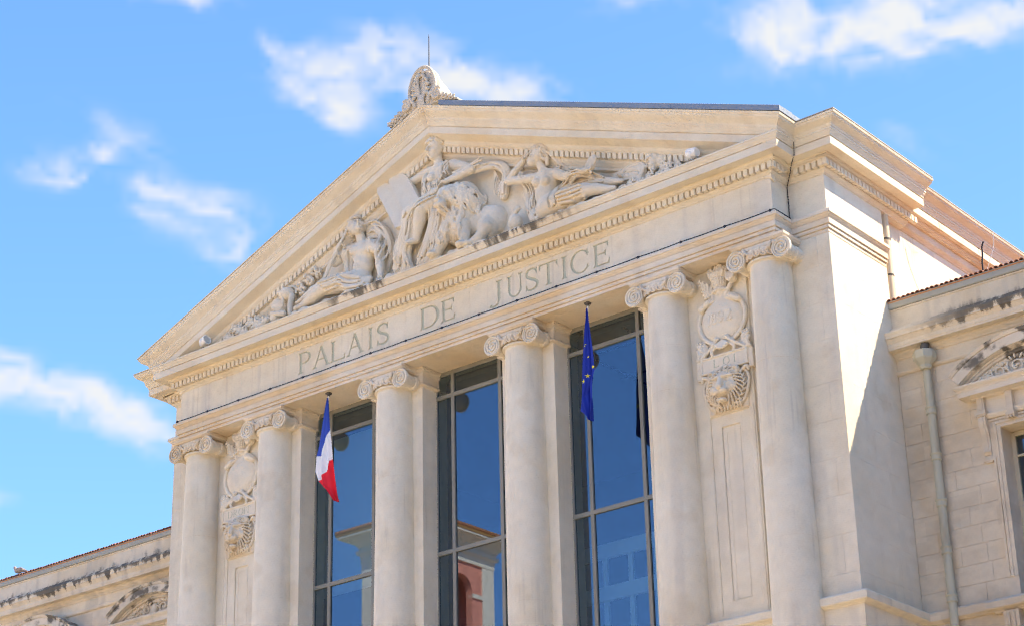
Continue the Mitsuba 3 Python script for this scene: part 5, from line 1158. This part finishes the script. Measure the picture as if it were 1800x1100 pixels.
for i, (x, word_, h) in enumerate(((6.765, 'LOI', .165), (-6.765, 'DROIT', .165))):
    k = 'cartouche' if i == 0 else 'cartouche_001'
    add(k+'__relief', cm, None, to_world=T().translate([x, PS-.045, 0]))
    wd = sum(glyph(c)[1]+(.55 if i == 0 else .16) for c in word_)*h-(.55 if i == 0 else .16)*h
    word_on(k+'__plaque', word_, x-wd/2, 16.955, h, PS-.045-.091, .55 if i == 0 else .16)
    if i == 0:
        gx = -.30
        for ch in '1892':
            g, w = glyph(ch); g = aff.affine_transform(g, [.22, 0, 0, .22, gx, 17.83]).buffer(.004); gx += (w+.10)*.22
            cxg, czg = g.centroid.x, g.centroid.y; yy = PS-.045-.17*math.sqrt(max(.05, 1-(cxg/.5)**2-((czg-17.93)/.48)**2))
            add(k+'__relief__letter', extrude_y(aff.translate(g, x, 0), yy-.012, yy+.03), 'carved_limestone')
    scene[k+'__plaque'] = mikit.ply(bx(x-.5, x+.5, PS-.131, PS-.06, 16.9, 17.16), 'carved_limestone')
    tag(k, 'carved cartouche with torch, dated shield, lion mask and a plaque reading LOI' if i == 0 else 'carved cartouche with torch, plain shield, lion mask and a plaque reading DROIT', 'cartouche')

# ------------------------------------------------------------------ flags
def cloth(key, Lft, Rgt, tb, tr, fold, m, y0, depth, n=70, k=26):
    """A hanging flag between two edge curves (x, z by height); uv carries the cloth's own coordinate across the colour bands."""
    L, R = np.array(Lft), np.array(Rgt); V, U = [], []
    for i in range(n):
        t = i/(n-1); a = np.array([np.interp(t, np.linspace(0, 1, len(L)), L[:, j]) for j in (0, 1)]); b = np.array([np.interp(t, np.linspace(0, 1, len(R)), R[:, j]) for j in (0, 1)])
        for j in range(k):
            s = j/(k-1); p = a*(1-s)+b*s
            d = depth*(.25+.75*t)*(math.sin(s*fold*PI+.6*t)+.4*math.sin(s*fold*2.3*PI+2*t+1))
            V.append((p[0], y0+d-.10*t, p[1]))
            q1, q2 = np.interp(s, *tb), np.interp(s, *tr)
            w = t/q1/3 if t < q1 else (1/3+(t-q1)/max(q2-q1, 1e-3)/3 if t < q2 else 2/3+(t-q2)/max(1-q2, 1e-3)/3)
            U.append((w, s))
    Fc = [(i*k+j, i*k+j+1, (i+1)*k+j+1, (i+1)*k+j) for i in range(n-1) for j in range(k-1)]
    Q = np.array(Fc); me = trimesh.Trimesh(V, np.vstack([Q[:, [0, 1, 2]], Q[:, [0, 2, 3]]]), process=False)
    add(key, me, m, True, uv=np.array(U))
fb = ([0, .35, .5, .6, 1], [.5, .5, .42, .36, .333]), ([0, .62, .70, 1], [.833, .76, .56, .50])
cloth('flag__cloth', [(-3.625, 18.94), (-3.70, 18.714), (-3.86, 17.83), (-3.922, 17.612), (-3.93, 17.38), (-3.935, 17.252), (-3.818, 16.987), (-3.50, 16.66), (-3.225, 16.367)][:7]+[(-3.225, 16.367)],
      [(-3.615, 18.94), (-3.58, 18.764), (-3.50, 18.237), (-3.375, 17.477), (-3.33, 17.25), (-3.27, 17.04), (-3.183, 16.567), (-3.21, 16.367)], ([0, .35, .5, .6, 1], [.43, .43, .36, .31, .286]), ([0, .62, .70, 1], [.857, .70, .50, .43]), 3.0, 'flag_tricolour', .12, .07)
cloth('flag_001__cloth', [(3.74, 18.93), (3.665, 18.478), (3.585, 17.702), (3.55, 17.061), (3.51, 16.737), (3.60, 16.66), (3.79, 16.44)],
      [(3.76, 18.93), (3.825, 18.467), (3.90, 17.955), (3.945, 17.511), (3.885, 17.30), (3.90, 16.983), (3.83, 16.44)], ([0, 1], [.33, .33]), ([0, 1], [.66, .66]), 3.6, 'flag_euro', .12, .075)
for i, x in enumerate((-3.62, 3.751)):
    k = 'flag' if i == 0 else 'flag_001'
    add(k+'__bracket', cat(bx(x-.055, x+.055, .10, .20, 19.03, 19.0705), bx(x-.022, x+.022, .12, .18, 18.99, 19.035)), 'iron')
    add(k+'__pole', tube([(x, .15, 19.0), (x-.005, .14, 18.75), (x-.03, .12, 18.2)], .017, 8), 'white_enamel', 40)
tag('flag', 'tricolour flag in blue, white and red hanging under the soffit by the first window', 'flag')
tag('flag_001', 'dark blue flag with yellow stars hanging under the soffit by the third window', 'flag')

# ------------------------------------------------------------------ bird on the left eaves
C = Clay((-.22, -.12, -.02), (.22, .12, .26), .008)
C.ell((0, 0, .10), (.12, .055, .058), frame((.35, 0, 0), (-.5, 0, 1)) if False else None, .01).cone((.06, 0, .10), (.115, 0, .165), .045, .032, .02).ell((.125, 0, .185), (.034, .028, .030), None, .008).cone((.15, 0, .183), (.178, 0, .178), .010, .003, .004)
C.cone((-.08, 0, .09), (-.20, 0, .06), .04, .022, .02).cone((.01, .02, .06), (.01, .02, .0), .008, .007, .006).cone((.01, -.02, .06), (.01, -.02, .0), .008, .007, .006)
for s in (-1, 1): C.ell((-.03, s*.048, .115), (.10, .016, .042), None, .006)
mat('plumage', lambda p, n, uv: mix((.20, .20, .22), (.42, .33, .28), sst(18.33, 18.42, p.z)*.6), .8)
b = C.mesh(); b.apply_scale(1.25); b.apply_transform(trimesh.transformations.rotation_matrix(PI+.25, (0, 0, 1)))
add('pigeon', b, 'plumage', True, to_world=T().translate([-17.74, 2.70, 18.285]))
tag('pigeon', 'small grey pigeon perched on the tiled eaves of the left wing', 'bird')

# ------------------------------------------------------------------ clock tower across the square (seen mirrored in the glass)
tx0, tx1, ty0, ty1 = -44.85, -40.85, -48.85, -42.94
mat('eaves_ochre', (.50, .28, .10), .8)
labels['bell_tower'] = {'label': 'pink tower with white corner pilasters and a tiled roof mirrored in the windows', 'category': 'tower'}
Bt = 'bell_tower'
def wall_x(x0, x1, poly):
    m = extrude_y(poly, 0, x1-x0); v = m.vertices
    m.vertices = np.column_stack([x0+v[:, 1], v[:, 0], v[:, 2]]); return m
def arch_poly(c, w, z0, z1): return Polygon([(c-w, z0), (c+w, z0)]+[(c+w*math.cos(t), z1+w*math.sin(t)) for t in np.linspace(0, PI, 18)])
ay = 2.06-48.35; axc = (tx0+tx1)/2
f1 = sbox(ty0+.2, 26, ty1-.2, 34.2).difference(arch_poly(ay, .85, 28, 32.2))
f2 = sbox(tx0+.2, 26, tx1-.2, 34.2).difference(arch_poly(axc, .85, 28, 32.2))
add(Bt+'__wall', cat(wall_x(tx1-.5, tx1-.08, f1), extrude_y(f2, ty1-.5, ty1-.08), wall_x(tx0+.1, tx0+.5, f1), bx(tx0+.1, tx1-.1, ty0+.1, ty1-.1, 0, 28), bx(tx0+.1, tx1-.1, ty0, ty0+.4, 28, 34)), 'tower_pink')
for x in (tx0, tx1-.93):
    for y in (ty0, ty1-.93): add(Bt+'__pilaster', bx(x, x+.93, y, y+.93, 22, 34.25), 'tower_white')
add(Bt+'__impost', cat(bx(tx1-.4, tx1, ty0+.92, ay-.85, 31.9, 32.12), bx(tx1-.4, tx1, ay+.85, ty1-.92, 31.9, 32.12), bx(tx0+.92, axc-.85, ty1-.4, ty1, 31.9, 32.12), bx(axc+.85, tx1-.92, ty1-.4, ty1, 31.9, 32.12)), 'tower_white')
rect = [(tx1, ty0), (tx0, ty0), (tx0, ty1), (tx1, ty1)][::-1]
rect = [(tx0, ty0), (tx0, ty1), (tx1, ty1), (tx1, ty0)]
cp = [(-.5, 33.7), (.03, 33.7), (.03, 33.95), (.07, 34.0), (.05, 34.1), (.16, 34.15), (.22, 34.2), (.22, 34.36), (.10, 34.4), (.10, 34.5), (.30, 34.75), (.70, 34.95), (.92, 35.0), (.92, 35.12), (-.5, 35.3)]
add(Bt+'__eaves', sweep(rect, [(.5, 35.121), (.96, 35.121), (.99, 35.24), (.5, 35.26)], closed=True), 'eaves_ochre')
add(Bt+'__cornice', sweep(rect, cp, closed=True), 'tower_white')
apx = np.array([axc, (ty0+ty1)/2, 36.45]); e = 1.02
cs = [np.array([tx1+e, ty1+e, 35.25]), np.array([tx0-e, ty1+e, 35.25]), np.array([tx0-e, ty0-e, 35.25]), np.array([tx1+e, ty0-e, 35.25])]
V = np.array(cs+[apx, apx*0+np.array([axc, (ty0+ty1)/2, 35.0])])
rk = add(Bt+'__roof', trimesh.Trimesh(V, [(0, 1, 4), (1, 2, 4), (2, 3, 4), (3, 0, 4), (1, 0, 5), (2, 1, 5), (3, 2, 5), (0, 3, 5)], process=False), 'roof_clay')
tl = []
for a, b2 in zip(cs, cs[1:]+cs[:1]):
    n_ = int(np.linalg.norm(b2-a)/.28)
    for i in range(n_):
        p = a+(b2-a)*(i+.5)/n_; f = min((i+.5)/n_, 1-(i+.5)/n_)*2; mid = (a+b2)/2; q = p+(apx-mid)*f*.98
        tl.append(tube([p+[0, 0, .05], q+[0, 0, .05]], .11, 6))
labels[add(rk+'__tile_field', cat(tl), 'roof_clay')] = {'kind': 'stuff'}
add(Bt+'__belfry_floor', bx(tx0+.5, tx1-.5, ty0+.5, ty1-.5, 27.9, 28.1), 'tower_dark')

# ------------------------------------------------------------------ the rest of the square: houses opposite and to the right, outside the picture
def house(key, x0, x1, y0, y1, h, wall, face, label):
    labels[key] = {'label': label, 'category': 'building'}
    wins = []
    if face == 'y':     # front towards +y
        holes = [sbox(x-.6, z, x+.6, z+1.9) for x in np.arange(x0+2.2, x1-1.5, 3.4) for z in np.arange(4.6, h-2.4, 3.3)]
        m = extrude_y(sbox(x0, 0, x1, h).difference(unary_union(holes)), y1-.25, y1)
        wins = [bx(b[0], b[2], y1-.30, y1-.24, b[1], b[3]) for b in (q.bounds for q in holes)]
    else:               # front towards -x
        holes = [sbox(y-.6, z, y+.6, z+1.9) for y in np.arange(y0+2.2, y1-1.5, 3.4) for z in np.arange(4.6, h-2.4, 3.3)]
        m = wall_x(x0, x0+.25, sbox(y0, 0, y1, h).difference(unary_union(holes)))
        wins = [bx(x0+.24, x0+.30, b[0], b[2], b[1], b[3]) for b in (q.bounds for q in holes)]
    body = bx(x0 if face == 'y' else x0+.25, x1, y0, y1-.25 if face == 'y' else y1, 0, h-.02)
    add(key+'__wall', cat(m, body), wall)
    for w in wins: add(key+'__window', w, 'shutter_green')
    add(key+'__roof', trimesh.Trimesh([(x0-.6, y0-.6, h), (x1+.6, y0-.6, h), (x1+.6, y1+.6, h), (x0-.6, y1+.6, h), ((x0+x1)/2, (y0+y1)/2, h+3.2)], [(0, 1, 4), (1, 2, 4), (2, 3, 4), (3, 0, 4), (0, 2, 1), (0, 3, 2)], process=False), 'roof_clay')
mat('render_cream', lambda p, n, uv: mix((.66, .54, .38), (.60, .47, .31), fbm(p.x*.5, p.y*.5, p.z*.5, 3)), .9)
mat('render_ochre', lambda p, n, uv: mix((.42, .27, .18), (.36, .22, .15), fbm(p.x*.5, p.y*.5, p.z*.5, 3)), .9)
mat('shutter_green', (.10, .17, .14), .7)
house('house', -36, -12, -70, -56, 16.5, 'render_cream', 'y', 'cream house across the square behind the camera on the left')
house('house_001', -11.5, 16, -70, -57, 15.2, 'render_cream', 'y', 'cream house across the square straight opposite the entrance')
house('house_002', 16.5, 41, -70, -56, 17.0, 'render_cream', 'y', 'cream house across the square behind the camera on the right')
house('house_003', 36, 52, -26, 2, 19.0, 'render_ochre', 'x', 'dark ochre house closing the right side of the square')
house('house_004', 36.5, 52, 2.5, 34, 20.5, 'render_ochre', 'x', 'dark ochre house behind the first on the right side of the square')
for pre, g in (('floodlight', 'floodlights at the corners of the pediment'), ('flag', 'flags hanging under the soffit'), ('cartouche', 'cartouches in the bays beside the windows'), ('courthouse_wing', 'side wings of the courthouse'),
               ('drainpipe', 'rainwater pipes on the building'), ('cable', 'cables fixed to the building'), ('house', 'houses round the square'), ('statue', 'carved figures in the pediment'), ('trophy_carving', 'carvings in the corners of the pediment')):
    for k in labels:
        if k == pre or (k.startswith(pre+'_') and k[len(pre)+1:].isdigit()): labels[k]['group'] = g
